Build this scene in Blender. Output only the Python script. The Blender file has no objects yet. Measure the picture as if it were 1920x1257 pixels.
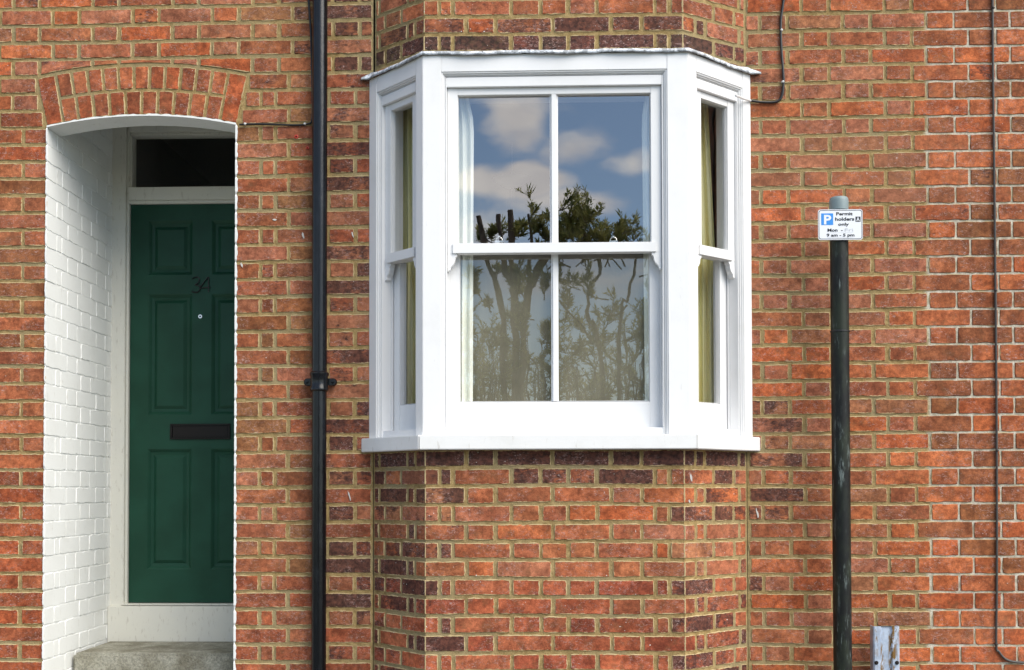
import bpy, bmesh, math, random
from mathutils import Vector, Matrix
R = math.radians
random.seed(34)
scene = bpy.context.scene
COL = scene.collection

# ------------------------------------------------------------------ camera
CAM = Vector((0, -5.0, 1.55)); FPX = 2188.18; SX = -7.133; SY = 238.37
YAW, PIT, ROL = 0.03397, 0.02325, -0.00194
def cam_axes():
    cy, sy, cp, sp, cr, sr = math.cos(YAW), math.sin(YAW), math.cos(PIT), math.sin(PIT), math.cos(ROL), math.sin(ROL)
    fwd = Vector((-sy*cp, cy*cp, sp)); right = Vector((cy, sy, 0)); up = right.cross(fwd)
    return cr*right+sr*up, -sr*right+cr*up, fwd
AR, AU, AF = cam_axes()
cd = bpy.data.cameras.new('camera'); cam = bpy.data.objects.new('camera', cd); COL.objects.link(cam)
cd.sensor_fit = 'HORIZONTAL'; cd.sensor_width = 36; cd.lens = FPX/1920*36
cd.shift_x = SX/1920; cd.shift_y = SY/1920; cd.clip_start = .05; cd.clip_end = 2000
m4 = Matrix((AR, AU, -AF)).transposed().to_4x4(); m4.translation = CAM; cam.matrix_world = m4
scene.camera = cam
def ray(px, py):
    a = (px-960+SX)/FPX; b = (628.5+SY-py)/FPX
    return AF+a*AR+b*AU
def at(px, py, Y=0.0):                       # point of the plane y=Y measured at a photo position
    d = ray(px, py); return CAM+d*((Y-CAM.y)/d.y)
def X_(px, py, Y=0.0): return at(px, py, Y).x
def Z_(px, py, Y=0.0): return at(px, py, Y).z

# ------------------------------------------------------------------ sky and sun
SUN_EL, SUN_AZ = R(45), R(50)               # azimuth measured from -Y towards +X
world = bpy.data.worlds.new('World'); scene.world = world; world.use_nodes = True
nt = world.node_tree; nt.nodes.clear()
def N(t, kind, **kw):
    n = t.nodes.new(kind)
    for k, v in kw.items():
        if k in n.inputs.keys(): n.inputs[k].default_value = v
        else: setattr(n, k, v)
    return n
def build_world():
    L = nt.links.new
    sky = N(nt, 'ShaderNodeTexSky', sky_type='NISHITA', sun_disc=False)
    sky.sun_elevation = SUN_EL; sky.sun_rotation = math.pi-SUN_AZ
    sky.air_density = 1.0; sky.dust_density = .5; sky.ozone_density = 2.0
    tc = N(nt, 'ShaderNodeTexCoord')
    mp = N(nt, 'ShaderNodeMapping'); mp.inputs['Scale'].default_value = (1, 1, 2.2)
    mp.inputs['Location'].default_value = (.35, .1, .23)
    L(tc.outputs['Generated'], mp.inputs[0])
    n1 = N(nt, 'ShaderNodeTexNoise', Scale=5.5, Detail=7.0, Roughness=.52, Distortion=.25)
    L(mp.outputs[0], n1.inputs['Vector'])
    # two cloud banks over the far side of the street
    sep = N(nt, 'ShaderNodeSeparateXYZ'); L(tc.outputs['Generated'], sep.inputs[0])
    def lobe(cx, cz, rx, rz):
        v = N(nt, 'ShaderNodeCombineXYZ'); L(sep.outputs[0], v.inputs[0]); L(sep.outputs[1], v.inputs[1]); L(sep.outputs[2], v.inputs[2])
        s = N(nt, 'ShaderNodeVectorMath', operation='SUBTRACT'); L(v.outputs[0], s.inputs[0]); s.inputs[1].default_value = (cx, -1, cz)
        q = N(nt, 'ShaderNodeVectorMath', operation='MULTIPLY'); L(s.outputs[0], q.inputs[0]); q.inputs[1].default_value = (1/rx, 1, 1/rz)
        l = N(nt, 'ShaderNodeVectorMath', operation='LENGTH'); L(q.outputs[0], l.inputs[0])
        r = N(nt, 'ShaderNodeMapRange', interpolation_type='SMOOTHSTEP'); L(l.outputs['Value'], r.inputs[0])
        r.inputs['From Min'].default_value = 1.0; r.inputs['From Max'].default_value = 0.0
        r.inputs['To Min'].default_value = 0; r.inputs['To Max'].default_value = 1
        return r.outputs[0]
    tot = None
    for a in CLOUDS:
        o = lobe(*a)
        if tot is None: tot = o
        else:
            s = N(nt, 'ShaderNodeMath', operation='MAXIMUM'); L(tot, s.inputs[0]); L(o, s.inputs[1]); tot = s.outputs[0]
    w = N(nt, 'ShaderNodeMath', operation='MULTIPLY_ADD'); L(tot, w.inputs[0]); w.inputs[1].default_value = .24; L(n1.outputs[0], w.inputs[2])
    mr = N(nt, 'ShaderNodeMapRange', interpolation_type='SMOOTHSTEP'); L(w.outputs[0], mr.inputs[0])
    mr.inputs['From Min'].default_value = .52; mr.inputs['From Max'].default_value = .72
    n2 = N(nt, 'ShaderNodeTexNoise', Scale=9.0, Detail=4.0); L(mp.outputs[0], n2.inputs['Vector'])
    cr = N(nt, 'ShaderNodeValToRGB'); L(n2.outputs[0], cr.inputs[0])
    cr.color_ramp.elements[0].position = .35; cr.color_ramp.elements[0].color = (6.0, 5.8, 6.2, 1)
    cr.color_ramp.elements[1].position = .65; cr.color_ramp.elements[1].color = (10.5, 10, 9.4, 1)
    mx = N(nt, 'ShaderNodeMix', data_type='RGBA'); L(mr.outputs[0], mx.inputs[0]); L(sky.outputs[0], mx.inputs[6]); L(cr.outputs[0], mx.inputs[7])
    bg = N(nt, 'ShaderNodeBackground', Strength=.11); L(mx.outputs[2], bg.inputs[0])
    out = N(nt, 'ShaderNodeOutputWorld'); L(bg.outputs[0], out.inputs[0])
CLOUDS = [(-.03, .298, .05, .035), (.03, .285, .07, .03), (.065, .27, .06, .025), (-.04, .258, .10, .018), (.03, .24, .08, .02), (.6, .5, .4, .2), (-.7, .5, .4, .2)]
build_world()
sd = bpy.data.lights.new('sun', 'SUN'); sun = bpy.data.objects.new('sun', sd); COL.objects.link(sun)
sd.energy = 3.0; sd.angle = R(55); sd.color = (1, .935, .83)
sdir = Vector((math.sin(SUN_AZ)*math.cos(SUN_EL), -math.cos(SUN_AZ)*math.cos(SUN_EL), math.sin(SUN_EL)))
sun.rotation_euler = sdir.to_track_quat('Z', 'Y').to_euler(); sun.location = sdir*40
scene.view_settings.view_transform = 'Standard'; scene.view_settings.look = 'None'
scene.view_settings.gamma = 1; scene.view_settings.exposure = 0.78
scene.render.resolution_x = 1024; scene.render.resolution_y = 670
scene.render.engine = 'CYCLES'
scene.cycles.max_bounces = 8; scene.cycles.transparent_max_bounces = 16

# ------------------------------------------------------------------ material helpers
def srgb(r, g, b):
    f = lambda c: (c/255/12.92) if c <= 10 else ((c/255+.055)/1.055)**2.4
    return (f(r), f(g), f(b), 1)
def mat(name, col=(.5, .5, .5, 1), rough=.6, metal=0, spec=.5):
    m = bpy.data.materials.new(name); m.use_nodes = True
    b = m.node_tree.nodes['Principled BSDF']
    b.inputs['Base Color'].default_value = col; b.inputs['Roughness'].default_value = rough
    b.inputs['Metallic'].default_value = metal; b.inputs['Specular IOR Level'].default_value = spec
    return m, m.node_tree, b
def noise(t, scale, detail=4, rough=.55, vec=None, dist=0, stretch=None):
    if vec is None:
        tc = N(t, 'ShaderNodeTexCoord'); vec = tc.outputs['Object']
    if stretch:
        mp = N(t, 'ShaderNodeMapping'); mp.inputs['Scale'].default_value = stretch; t.links.new(vec, mp.inputs[0]); vec = mp.outputs[0]
    n = N(t, 'ShaderNodeTexNoise', Scale=scale, Detail=float(detail), Roughness=rough, Distortion=float(dist)); t.links.new(vec, n.inputs['Vector'])
    return n.outputs[0]
def ramp(t, fac, a, b, to0=0., to1=1.):
    r = N(t, 'ShaderNodeMapRange', interpolation_type='SMOOTHSTEP'); t.links.new(fac, r.inputs[0])
    r.inputs['From Min'].default_value = a; r.inputs['From Max'].default_value = b
    r.inputs['To Min'].default_value = to0; r.inputs['To Max'].default_value = to1
    return r.outputs[0]
def mix(t, fac, a, b, mode='MIX'):
    m = N(t, 'ShaderNodeMix', data_type='RGBA', blend_type=mode)
    for s, v in ((0, fac), (6, a), (7, b)):
        if hasattr(v, 'is_output'): t.links.new(v, m.inputs[s])
        else: m.inputs[s].default_value = v
    return m.outputs[2]
def math_(t, op, a, b=0.):
    m = N(t, 'ShaderNodeMath', operation=op)
    for s, v in ((0, a), (1, b)):
        if hasattr(v, 'is_output'): t.links.new(v, m.inputs[s])
        else: m.inputs[s].default_value = v
    return m.outputs[0]
def bump(t, b, h, strength=.3, dist=.003):
    n = N(t, 'ShaderNodeBump', Strength=strength, Distance=dist); t.links.new(h, n.inputs['Height']); t.links.new(n.outputs[0], b.inputs['Normal']); return n

def attr(t, name):
    a = N(t, 'ShaderNodeAttribute'); a.attribute_name = name; return a
def brick_material():
    m, t, b = mat('fired_brick', rough=.85, spec=.25); L = t.links.new
    ac = attr(t, 'bcol'); al = attr(t, 'bloc'); ad = attr(t, 'bdim')
    sl = N(t, 'ShaderNodeSeparateXYZ'); L(al.outputs['Vector'], sl.inputs[0])
    sdm = N(t, 'ShaderNodeSeparateXYZ'); L(ad.outputs['Vector'], sdm.inputs[0])
    u, v = sl.outputs[0], sl.outputs[1]; w, h, sdd = sdm.outputs[0], sdm.outputs[1], sdm.outputs[2]
    e = math_(t, 'MINIMUM', math_(t, 'MINIMUM', u, math_(t, 'SUBTRACT', w, u)), math_(t, 'MINIMUM', v, math_(t, 'SUBTRACT', h, v)))
    off = N(t, 'ShaderNodeCombineXYZ'); L(u, off.inputs[0]); L(v, off.inputs[1]); L(math_(t, 'MULTIPLY', sdd, 7.3), off.inputs[2])
    vec = off.outputs[0]
    n_big = noise(t, 16, 4, .6, vec); n_mid = noise(t, 55, 5, .65, vec); n_fine = noise(t, 260, 4, .7, vec)
    n_str = noise(t, 40, 5, .7, vec, .6, (1, 2.2, 1))
    c = ac.outputs['Color']
    c = mix(t, 1.0, c, mix(t, ramp(t, n_big, .3, .7), (.66, .60, .58, 1), (1.28, 1.30, 1.30, 1)), 'MULTIPLY')
    c = mix(t, 1.0, c, mix(t, ramp(t, n_mid, .3, .7), (.68, .66, .66, 1), (1.30, 1.33, 1.33, 1)), 'MULTIPLY')
    c = mix(t, 1.0, c, mix(t, ramp(t, n_fine, .3, .7), (.75, .75, .75, 1), (1.25, 1.25, 1.25, 1)), 'MULTIPLY')
    c = mix(t, math_(t, 'MULTIPLY', ramp(t, noise(t, 22, 3, .6, vec), .5, .7), .5), c, (.17, .075, .032, 1))
    crs = noise(t, 26, 5, .75, vec, 1.5, (.5, 1.9, 1))
    c = mix(t, math_(t, 'MULTIPLY', ramp(t, crs, .60, .70), .55), c, (.10, .028, .018, 1))
    big = noise(t, .9, 3, .6); big2 = noise(t, 2.6, 3, .6, stretch=(1, 1, 1.6))
    c = mix(t, 1.0, c, mix(t, ramp(t, big2, .35, .65), (.80, .80, .78, 1), (1.15, 1.14, 1.1, 1)), 'MULTIPLY')
    c = mix(t, math_(t, 'MULTIPLY', ramp(t, big, .5, .68), .30), c, (.37, .165, .09, 1))
    # burnt skin
    burn = ac.outputs['Alpha']
    bm_ = math_(t, 'ADD', math_(t, 'ADD', math_(t, 'MULTIPLY', n_str, .60), math_(t, 'MULTIPLY', noise(t, 10, 2, .5, vec), .55)), math_(t, 'MULTIPLY', n_fine, .30))
    thr = math_(t, 'SUBTRACT', .99, math_(t, 'MULTIPLY', burn, .46))
    bf = ramp(t, math_(t, 'SUBTRACT', bm_, thr), -.05, .10)
    bf = math_(t, 'MULTIPLY', bf, ramp(t, burn, 0, .1))
    c = mix(t, math_(t, 'MULTIPLY', bf, .86), c, mix(t, ramp(t, n_mid, .3, .7), (.016, .011, .011, 1), (.12, .050, .038, 1)))
    # pale bloom left by cleaning
    sc_ = noise(t, 75, 5, .75, vec, 1.2, (1, 1.8, 1))
    bl = math_(t, 'MULTIPLY', ramp(t, sc_, .52, .68), ramp(t, noise(t, 11, 2, .5, vec), .42, .58))
    bl = math_(t, 'MULTIPLY', bl, .8)
    c = mix(t, bl, c, (.50, .34, .31, 1))
    # mortar smeared over the arris
    me = math_(t, 'SUBTRACT', math_(t, 'MULTIPLY', noise(t, 75, 4, .65, vec), .0115), .0026)
    me = math_(t, 'SUBTRACT', e, math_(t, 'MULTIPLY', me, ad_scale(t)))
    mf = ramp(t, me, .0009, -.0007)
    c = mix(t, mf, c, mix(t, n_mid, (.36, .27, .13, 1), (.56, .44, .26, 1)))
    spk = ramp(t, noise(t, 110, 1, .4), .775, .81)
    c = mix(t, spk, c, (.75, .72, .68, 1))
    L(c, b.inputs['Base Color'])
    hh = math_(t, 'ADD', math_(t, 'MULTIPLY', n_mid, .8), math_(t, 'ADD', math_(t, 'MULTIPLY', n_fine, .5), math_(t, 'MULTIPLY', mf, .35)))
    bump(t, b, hh, .55, .0035)
    return m
def ad_scale(t):
    tc = N(t, 'ShaderNodeTexCoord'); s = N(t, 'ShaderNodeSeparateXYZ'); t.links.new(tc.outputs['Object'], s.inputs[0])
    return ramp(t, s.outputs[0], NEIGH_X-.02, NEIGH_X+.04, 1., .35)
NEIGH_X = X_(1740, 500)
def mortar_material():
    m, t, b = mat('lime_mortar', rough=.95, spec=.1)
    tc = N(t, 'ShaderNodeTexCoord'); s = N(t, 'ShaderNodeSeparateXYZ'); t.links.new(tc.outputs['Object'], s.inputs[0])
    nb = noise(t, 3, 3); nm = noise(t, 40, 5, .65); nf = noise(t, 300, 4, .7)
    c = mix(t, ramp(t, nm, .3, .7), (.245, .170, .070, 1), (.41, .295, .135, 1))
    c = mix(t, math_(t, 'MULTIPLY', ramp(t, nb, .45, .65), .6), c, (.30, .26, .155, 1))
    pale = mix(t, ramp(t, nm, .3, .7), (.36, .32, .23, 1), (.66, .61, .50, 1))
    jag = math_(t, 'ADD', s.outputs[0], math_(t, 'MULTIPLY', nb, .10))
    c = mix(t, ramp(t, jag, NEIGH_X+.03, NEIGH_X+.06), c, pale)
    c = mix(t, 1.0, c, mix(t, ramp(t, nf, .3, .7), (.75, .75, .75, 1), (1.2, 1.2, 1.2, 1)), 'MULTIPLY')
    t.links.new(c, b.inputs['Base Color'])
    bump(t, b, math_(t, 'ADD', nm, math_(t, 'MULTIPLY', nf, .4)), .8, .005)
    return m
def white_paint(name='white_gloss_paint', base=(.80, .80, .80, 1), grime=.35, rough=.38, wear=.5, wt=.64):
    m, t, b = mat(name, rough=rough)
    n = noise(t, 6, 5, .6); nf = noise(t, 60, 5, .7, stretch=(1, 1, .25))
    c = mix(t, math_(t, 'MULTIPLY', ramp(t, n, .45, .75), grime*.35), base, (.60, .60, .56, 1))
    c = mix(t, math_(t, 'MULTIPLY', ramp(t, nf, wt, wt+.1), wear*.45), c, (.45, .42, .36, 1))
    t.links.new(c, b.inputs['Base Color'])
    bump(t, b, math_(t, 'ADD', noise(t, 25, 3, .5, stretch=(1, 1, .3)), math_(t, 'MULTIPLY', noise(t, 180, 3), .25)), .12, .003)
    return m
def glass_mat(name='window_glass', refl=.15, wav=.16):
    m = bpy.data.materials.new(name); m.use_nodes = True; t = m.node_tree; t.nodes.clear()
    ge = N(t, 'ShaderNodeNewGeometry'); dt = N(t, 'ShaderNodeVectorMath', operation='DOT_PRODUCT'); t.links.new(ge.outputs['Incoming'], dt.inputs[0]); t.links.new(ge.outputs['Normal'], dt.inputs[1])
    sc5 = math_(t, 'POWER', math_(t, 'SUBTRACT', 1., math_(t, 'ABSOLUTE', dt.outputs['Value'])), 5.)
    fr = N(t, 'ShaderNodeMath', operation='MULTIPLY_ADD'); t.links.new(sc5, fr.inputs[0]); fr.inputs[1].default_value = 1-refl; fr.inputs[2].default_value = refl   # Schlick, both faces
    tr = N(t, 'ShaderNodeBsdfTransparent'); tr.inputs[0].default_value = (.96, .97, .965, 1)
    gl = N(t, 'ShaderNodeBsdfGlossy', Roughness=.0); gl.inputs[0].default_value = (1, 1, 1, 1)
    tc = N(t, 'ShaderNodeTexCoord')
    nn = N(t, 'ShaderNodeTexNoise', Scale=3.0, Detail=2.0); t.links.new(tc.outputs['Object'], nn.inputs['Vector'])
    bp = N(t, 'ShaderNodeBump', Strength=wav, Distance=.012); t.links.new(nn.outputs[0], bp.inputs['Height']); t.links.new(bp.outputs[0], gl.inputs['Normal'])
    mx = N(t, 'ShaderNodeMixShader'); t.links.new(fr.outputs[0], mx.inputs[0]); t.links.new(tr.outputs[0], mx.inputs[1]); t.links.new(gl.outputs[0], mx.inputs[2])
    o = N(t, 'ShaderNodeOutputMaterial'); t.links.new(mx.outputs[0], o.inputs[0])
    return m

# ------------------------------------------------------------------ mesh helpers
class MB:
    def __init__(s): s.v = []; s.f = []; s.mi = []; s.a = {}
    def add(s, vs, fs, mi=0, **attrs):
        o = len(s.v); s.v += [tuple(v) for v in vs]; s.f += [tuple(i+o for i in f) for f in fs]; s.mi += [mi]*len(fs)
        for k, val in attrs.items(): s.a.setdefault(k, []).extend(val)
    def box(s, x0, x1, y0, y1, z0, z1, mi=0, M=None):
        p = [Vector((x, y, z)) for x in (x0, x1) for y in (y0, y1) for z in (z0, z1)]
        if M: p = [M @ q for q in p]
        s.add(p, [(0, 1, 3, 2), (4, 6, 7, 5), (0, 4, 5, 1), (2, 3, 7, 6), (0, 2, 6, 4), (1, 5, 7, 3)], mi)
    def prism(s, pts, a, b, M=None, mi=0):      # pts in local (u, z), extruded over depth a..b
        n = len(pts); P = [Vector((x, a, z)) for x, z in pts]+[Vector((x, b, z)) for x, z in pts]
        if M: P = [M @ q for q in P]
        s.add(P, [tuple(range(n)), tuple(range(2*n-1, n-1, -1))]+[(i, i+n, (i+1) % n+n, (i+1) % n) for i in range(n)], mi)
    def prism_z(s, pts, z0, z1, mi=0):
        n = len(pts); P = [Vector((x, y, z0)) for x, y in pts]+[Vector((x, y, z1)) for x, y in pts]
        s.add(P, [tuple(range(n)), tuple(range(2*n-1, n-1, -1))]+[(i, i+n, (i+1) % n+n, (i+1) % n) for i in range(n)], mi)
    def tube(s, pts, rad, seg=12, mi=0, caps=True):
        pts = [Vector(p) for p in pts]; n = len(pts)
        if not isinstance(rad, (list, tuple)): rad = [rad]*n
        prev = None; rings = []
        for i, p in enumerate(pts):
            d = (pts[min(i+1, n-1)]-pts[max(i-1, 0)]).normalized()
            if prev is None:
                a = Vector((0, 0, 1)) if abs(d.z) < .9 else Vector((1, 0, 0)); e = d.cross(a).normalized()
            else: e = (prev-d*prev.dot(d)).normalized()
            prev = e; g = d.cross(e)
            rings.append([p+rad[i]*(math.cos(k*2*math.pi/seg)*e+math.sin(k*2*math.pi/seg)*g) for k in range(seg)])
        V = [q for r in rings for q in r]
        F = [(i*seg+k, i*seg+(k+1) % seg, (i+1)*seg+(k+1) % seg, (i+1)*seg+k) for i in range(n-1) for k in range(seg)]
        if caps: F += [tuple(range(seg-1, -1, -1)), tuple(range((n-1)*seg, n*seg))]
        s.add(V, F, mi)
    def lathe(s, prof, c, axis='Z', seg=24, mi=0):     # prof (r, h)
        V = []; c = Vector(c)
        for r, h in prof:
            for k in range(seg):
                a = 2*math.pi*k/seg; x, y = r*math.cos(a), r*math.sin(a)
                V.append(c+(Vector((x, y, h)) if axis == 'Z' else Vector((x, h, y))))
        F = [(i*seg+k, i*seg+(k+1) % seg, (i+1)*seg+(k+1) % seg, (i+1)*seg+k) for i in range(len(prof)-1) for k in range(seg)]
        s.add(V, F, mi)
    def build(s, name, mats, parent=None, bevel=0, smooth=False, loc=None):
        me = bpy.data.meshes.new(name); me.from_pydata(s.v, [], s.f)
        for m in (mats if isinstance(mats, (list, tuple)) else [mats]): me.materials.append(m)
        me.polygons.foreach_set('material_index', s.mi)
        for k, vals in s.a.items():
            if len(vals[0]) == 4:
                at_ = me.attributes.new(k, 'FLOAT_COLOR', 'POINT'); at_.data.foreach_set('color', [c for v in vals for c in v])
            else:
                at_ = me.attributes.new(k, 'FLOAT_VECTOR', 'POINT'); at_.data.foreach_set('vector', [c for v in vals for c in v])
        bm = bmesh.new(); bm.from_mesh(me)
        bmesh.ops.recalc_face_normals(bm, faces=bm.faces)
        if bevel:
            es = [e for e in bm.edges if len(e.link_faces) == 2 and e.calc_face_angle(0) > .3]
            bmesh.ops.bevel(bm, geom=es, offset=bevel, segments=2, affect='EDGES', clamp_overlap=True)
        bm.to_mesh(me); bm.free()
        if smooth:
            me.polygons.foreach_set('use_smooth', [True]*len(me.polygons))
            if smooth != 'all': me.set_sharp_from_angle(angle=R(40))
        me.update(); o = bpy.data.objects.new(name, me); COL.objects.link(o)
        if parent:
            o.parent = parent
            p = parent
            off = Vector((0, 0, 0))
            while p: off += p.location; p = p.parent
            me.transform(Matrix.Translation(-off))
        elif loc is not None:
            me.transform(Matrix.Translation(-Vector(loc))); o.location = loc
        return o
def empty(name, loc=(0, 0, 0)):
    o = bpy.data.objects.new(name, None); o.empty_display_size = .2; COL.objects.link(o); o.location = loc; return o
def tag(o, label=None, cat=None, group=None, kind=None):
    for k, v in (('label', label), ('category', cat), ('group', group), ('kind', kind)):
        if v: o[k] = v
    return o

M_BRICK = brick_material(); M_MORTAR = mortar_material()
M_WHITE = white_paint(base=(.82, .82, .82, 1), grime=.5); M_GLASS = glass_mat(refl=.27, wav=.05); M_SIDEGLASS = glass_mat('side_window_glass', .05); M_LOWGLASS = glass_mat("lower_window_glass", .145, .06)
M_MASON = white_paint('white_masonry_paint', (.78, .79, .77, 1), .7, .7, .8, .60)
M_CREAMP = white_paint('inner_cream_paint', (.66, .60, .46, 1), .3, .5, .2)
M_JAMB = white_paint('old_cream_paint', (.66, .65, .58, 1), 1.3, .5, 1.3, .56)

# ------------------------------------------------------------------ brickwork
COURSE = .075; Z0 = .8127                     # first bed joint seen in the photo
def bed(k): return Z0+COURSE*k
K0, K1 = -11, 66
JX, JZ = .0115, .0105
def rnd(a, b): return random.uniform(a, b)
def brick(mb, O, U, Nn, x0, x1, z0, z1, col, burn, sharp0=False, sharp1=False, warp=None, proud=.0035):
    """one brick face on the plane through O with horizontal U and outward normal Nn"""
    if col[0] != .7 and warp is None and (x0+x1)/2*U.x+O.x < NEIGH_X:
        z0 += rnd(-.0012, .0022); z1 += rnd(-.0022, .0012)
        if not sharp0: x0 += rnd(-.002, .002)
        if not sharp1: x1 += rnd(-.002, .002)
    w, h = x1-x0, z1-z0
    if w < .012 or h < .012: return
    sd_ = rnd(0, 50); tilt = rnd(-.0008, .0008)
    nx = max(2, int(w/.02)); nz = 3
    base = []
    for i in range(nx): base.append((x0+w*i/nx, z0, 0, -1))
    for i in range(nz): base.append((x1, z0+h*i/nz, 1, 0))
    for i in range(nx): base.append((x1-w*i/nx, z1, 0, 1))
    for i in range(nz): base.append((x0, z1-h*i/nz, -1, 0))
    ph = rnd(0, 6); pts = []
    for j, (x, z, nx_, nz_) in enumerate(base):
        a = rnd(-.0022, .0014)+.0012*math.sin(x*55+ph+z*13)
        jx, jz = nx_*a, nz_*a
        corner = (j in (0, nx, nx+nz, 2*nx+nz))
        if corner:
            r = rnd(.001, .003); jx = r if abs(x-x0) < 1e-6 else -r; jz = r if abs(z-z0) < 1e-6 else -r
        if (sharp0 and abs(x-x0) < 1e-6) or (sharp1 and abs(x-x1) < 1e-6): jx = 0; jz = -math.copysign(.001, z-(z0+z1)/2) if corner else 0
        pts.append((x+jx, z+jz+tilt*(x-x0)/max(w, .1)))
    cx, cz = (x0+x1)/2, (z0+z1)/2
    inner = []
    for (x, z) in pts:
        ix = .0025; dx = max(-1, min(1, (x-cx)/(w/2)*3)) if not ((sharp0 and x-x0 < .001) or (sharp1 and x1-x < .001)) else 0
        if abs(x-cx) < w/2-.004: dx = 0
        dz = 0 if abs(z-cz) < h/2-.006 else math.copysign(1, z-cz)
        inner.append((x-dx*ix, z-dz*ix))
    loc = [(x-x0, z-z0, 0) for x, z in pts+inner]
    if warp: pts = [warp(*p) for p in pts]; inner = [warp(*p) for p in inner]
    else:
        q = O+U*cx
        if q.x < NEIGH_X and col[0] != .7:
            kk = round((cz-Z0)/COURSE-.5); f = lambda x, z: z+.0022*math.sin((O.x+U.x*x)*2.6+z*1.1)+.0014*math.sin((O.x+U.x*x)*7.3+z*9)
            pts = [(x, f(x, z)) for x, z in pts]; inner = [(x, f(x, z)) for x, z in inner]
    d = proud+rnd(-.0012, .0012); n = len(pts)
    V = [O+U*x+Vector((0, 0, z))+Nn*(-.004) for x, z in pts]+[O+U*x+Vector((0, 0, z))+Nn*(d-.0035) for x, z in inner]
    F = [(i, (i+1) % n, (i+1) % n+n, i+n) for i in range(n)]+[tuple(range(n, 2*n))]
    mb.add(V, F, 0, bcol=[tuple(col[:3])+(burn,)]*(2*n), bloc=loc, bdim=[(w, h, sd_)]*(2*n))
def tone(X, Z, side=None):
    """brick colour and burnt share for a place on the facade"""
    pal_red = [(176, 80, 58), (168, 76, 60), (184, 92, 66), (160, 74, 56), (178, 88, 72)]
    pal_pink = [(184, 98, 82), (172, 88, 76), (160, 82, 66), (168, 94, 72)]
    pal_orange = [(196, 84, 50), (188, 74, 44), (180, 80, 54), (200, 92, 60)]
    pal_brown = [(150, 80, 56), (138, 74, 52), (140, 80, 52)]
    burn = max(0, random.gauss(.06, .12))
    if X > NEIGH_X:
        p = random.choice(pal_orange*2+pal_brown*3+[(160, 70, 46)]) if Z > 1.2 else random.choice(pal_orange*3+pal_brown)
        burn = max(0, random.gauss(.15, .2)) if Z > 2.6 else max(0, random.gauss(.02, .12))
    elif X > .8:
        p = random.choice(pal_orange+pal_pink*2+pal_red) if Z > 2.2 else random.choice(pal_orange*2+pal_red+pal_pink)
        if X < 1.1 and 1.45 < Z < 1.95: burn = rnd(.3, .95); p = random.choice(pal_red+pal_pink)
        if X < 1.1 and Z > 3.2: burn = rnd(.15, .5)
    elif X > -.78 and side == 'bay':
        p = random.choice(pal_red*2+pal_pink+pal_orange) if Z > 1.2 else random.choice([(176, 70, 52), (168, 66, 50), (184, 84, 64), (150, 62, 50)])
        e = abs(X-.03)
        if Z > 3.3: burn = rnd(.25, .7) if Z < 3.48 else rnd(.0, .5); p = random.choice(pal_red+pal_pink+pal_orange)
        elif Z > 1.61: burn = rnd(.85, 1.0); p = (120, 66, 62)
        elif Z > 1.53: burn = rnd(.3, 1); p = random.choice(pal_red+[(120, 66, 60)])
        elif e > .42: burn = rnd(.3, 1) if X < 0 else rnd(.0, .85)
        else: burn = rnd(0, .22)
    elif X > -1.02:
        p = random.choice([(150, 72, 56), (162, 82, 66), (146, 68, 52), (166, 90, 76)]); burn = rnd(.1, .9)
    elif X > -1.40:
        p = random.choice(pal_red+pal_brown+pal_pink+[(156, 92, 64)]) if Z > 1.2 else random.choice([(176, 74, 54), (162, 70, 54), (170, 84, 66)])
        burn = max(0, random.gauss(.08, .15))
        if Z > 3.3 and X > -1.25: burn = rnd(.1, .6)
    else:
        p = random.choice(pal_red+pal_brown) if 1.7 < Z < 3 else random.choice([(184, 70, 44), (172, 66, 44), (160, 66, 48), (186, 84, 58)])
        if Z > 3.2: p = random.choice(pal_red+pal_pink+pal_orange); burn = max(0, random.gauss(.15, .25))
    p = tuple(a_+(b__-a_)*.30 for a_, b__ in zip(p, (168, 94, 60))); v = rnd(.93, 1.06)
    p = (p[0]-2, p[1]+15, p[2]+8) if p[0] > 158 else (p[0]+2, p[1]+9, p[2]+4); c = srgb(*p)
    return tuple(min(.9, x*v*BRK) for x in c[:3]), min(1, burn)
BRK = .83
PER = .353; HB = .1165; SB = PER-HB
def flemish(xa, xb, hc):
    """joint list (x0,x1 of each brick) of a Flemish course with a header centred on hc"""
    out = []; i0 = math.floor((xa-hc)/PER)-1; i1 = math.ceil((xb-hc)/PER)+1
    for i in range(i0, i1+1):
        c = hc+i*PER
        for a, b_ in ((c-HB/2, c+HB/2), (c+HB/2, c+PER-HB/2)):
            a, b2 = max(a, xa), min(b_, xb)
            if b2-a > .018: out.append((a, b2, a == xa, b2 == xb))
    return out
DL, DR = X_(84, 800), X_(441, 800)            # door opening
BJL, BJR = X_(699, 1000), X_(1402, 1000)      # where the bay meets the wall
YB = -.27
BCL, BCR = X_(797, 1000, YB), X_(1284, 1000, YB)
ZSP = Z_(92, 238); RISE = .045
half = (DR-DL)/2; ARX = (DL+DR)/2; RI = (half**2+RISE**2)/(2*RISE); ARZ = ZSP+RISE-RI; RO = RI+.222
HA = math.asin(half/RI)
XL, XR = -4.6, 4.6
hc_left_odd = X_(124, 28); hc_right_even = X_(1459, 1228)
wall = MB()
O0, UX, NF = Vector((0, 0, 0)), Vector((1, 0, 0)), Vector((0, -1, 0))
def skew(z, s):                                # x of the skewback at height z
    t_ = math.tan(HA); return ARX+s*(half+max(0, z-ZSP)*t_)
ARC_TOP = ARZ+RO
def over_arch(x, z):
    if abs(x-ARX) < half+.06:
        r = RO+.011; za = ARZ+math.sqrt(max(0, r*r-(x-ARX)**2))
        if z < za: z = za
    return (x, z)
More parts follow.
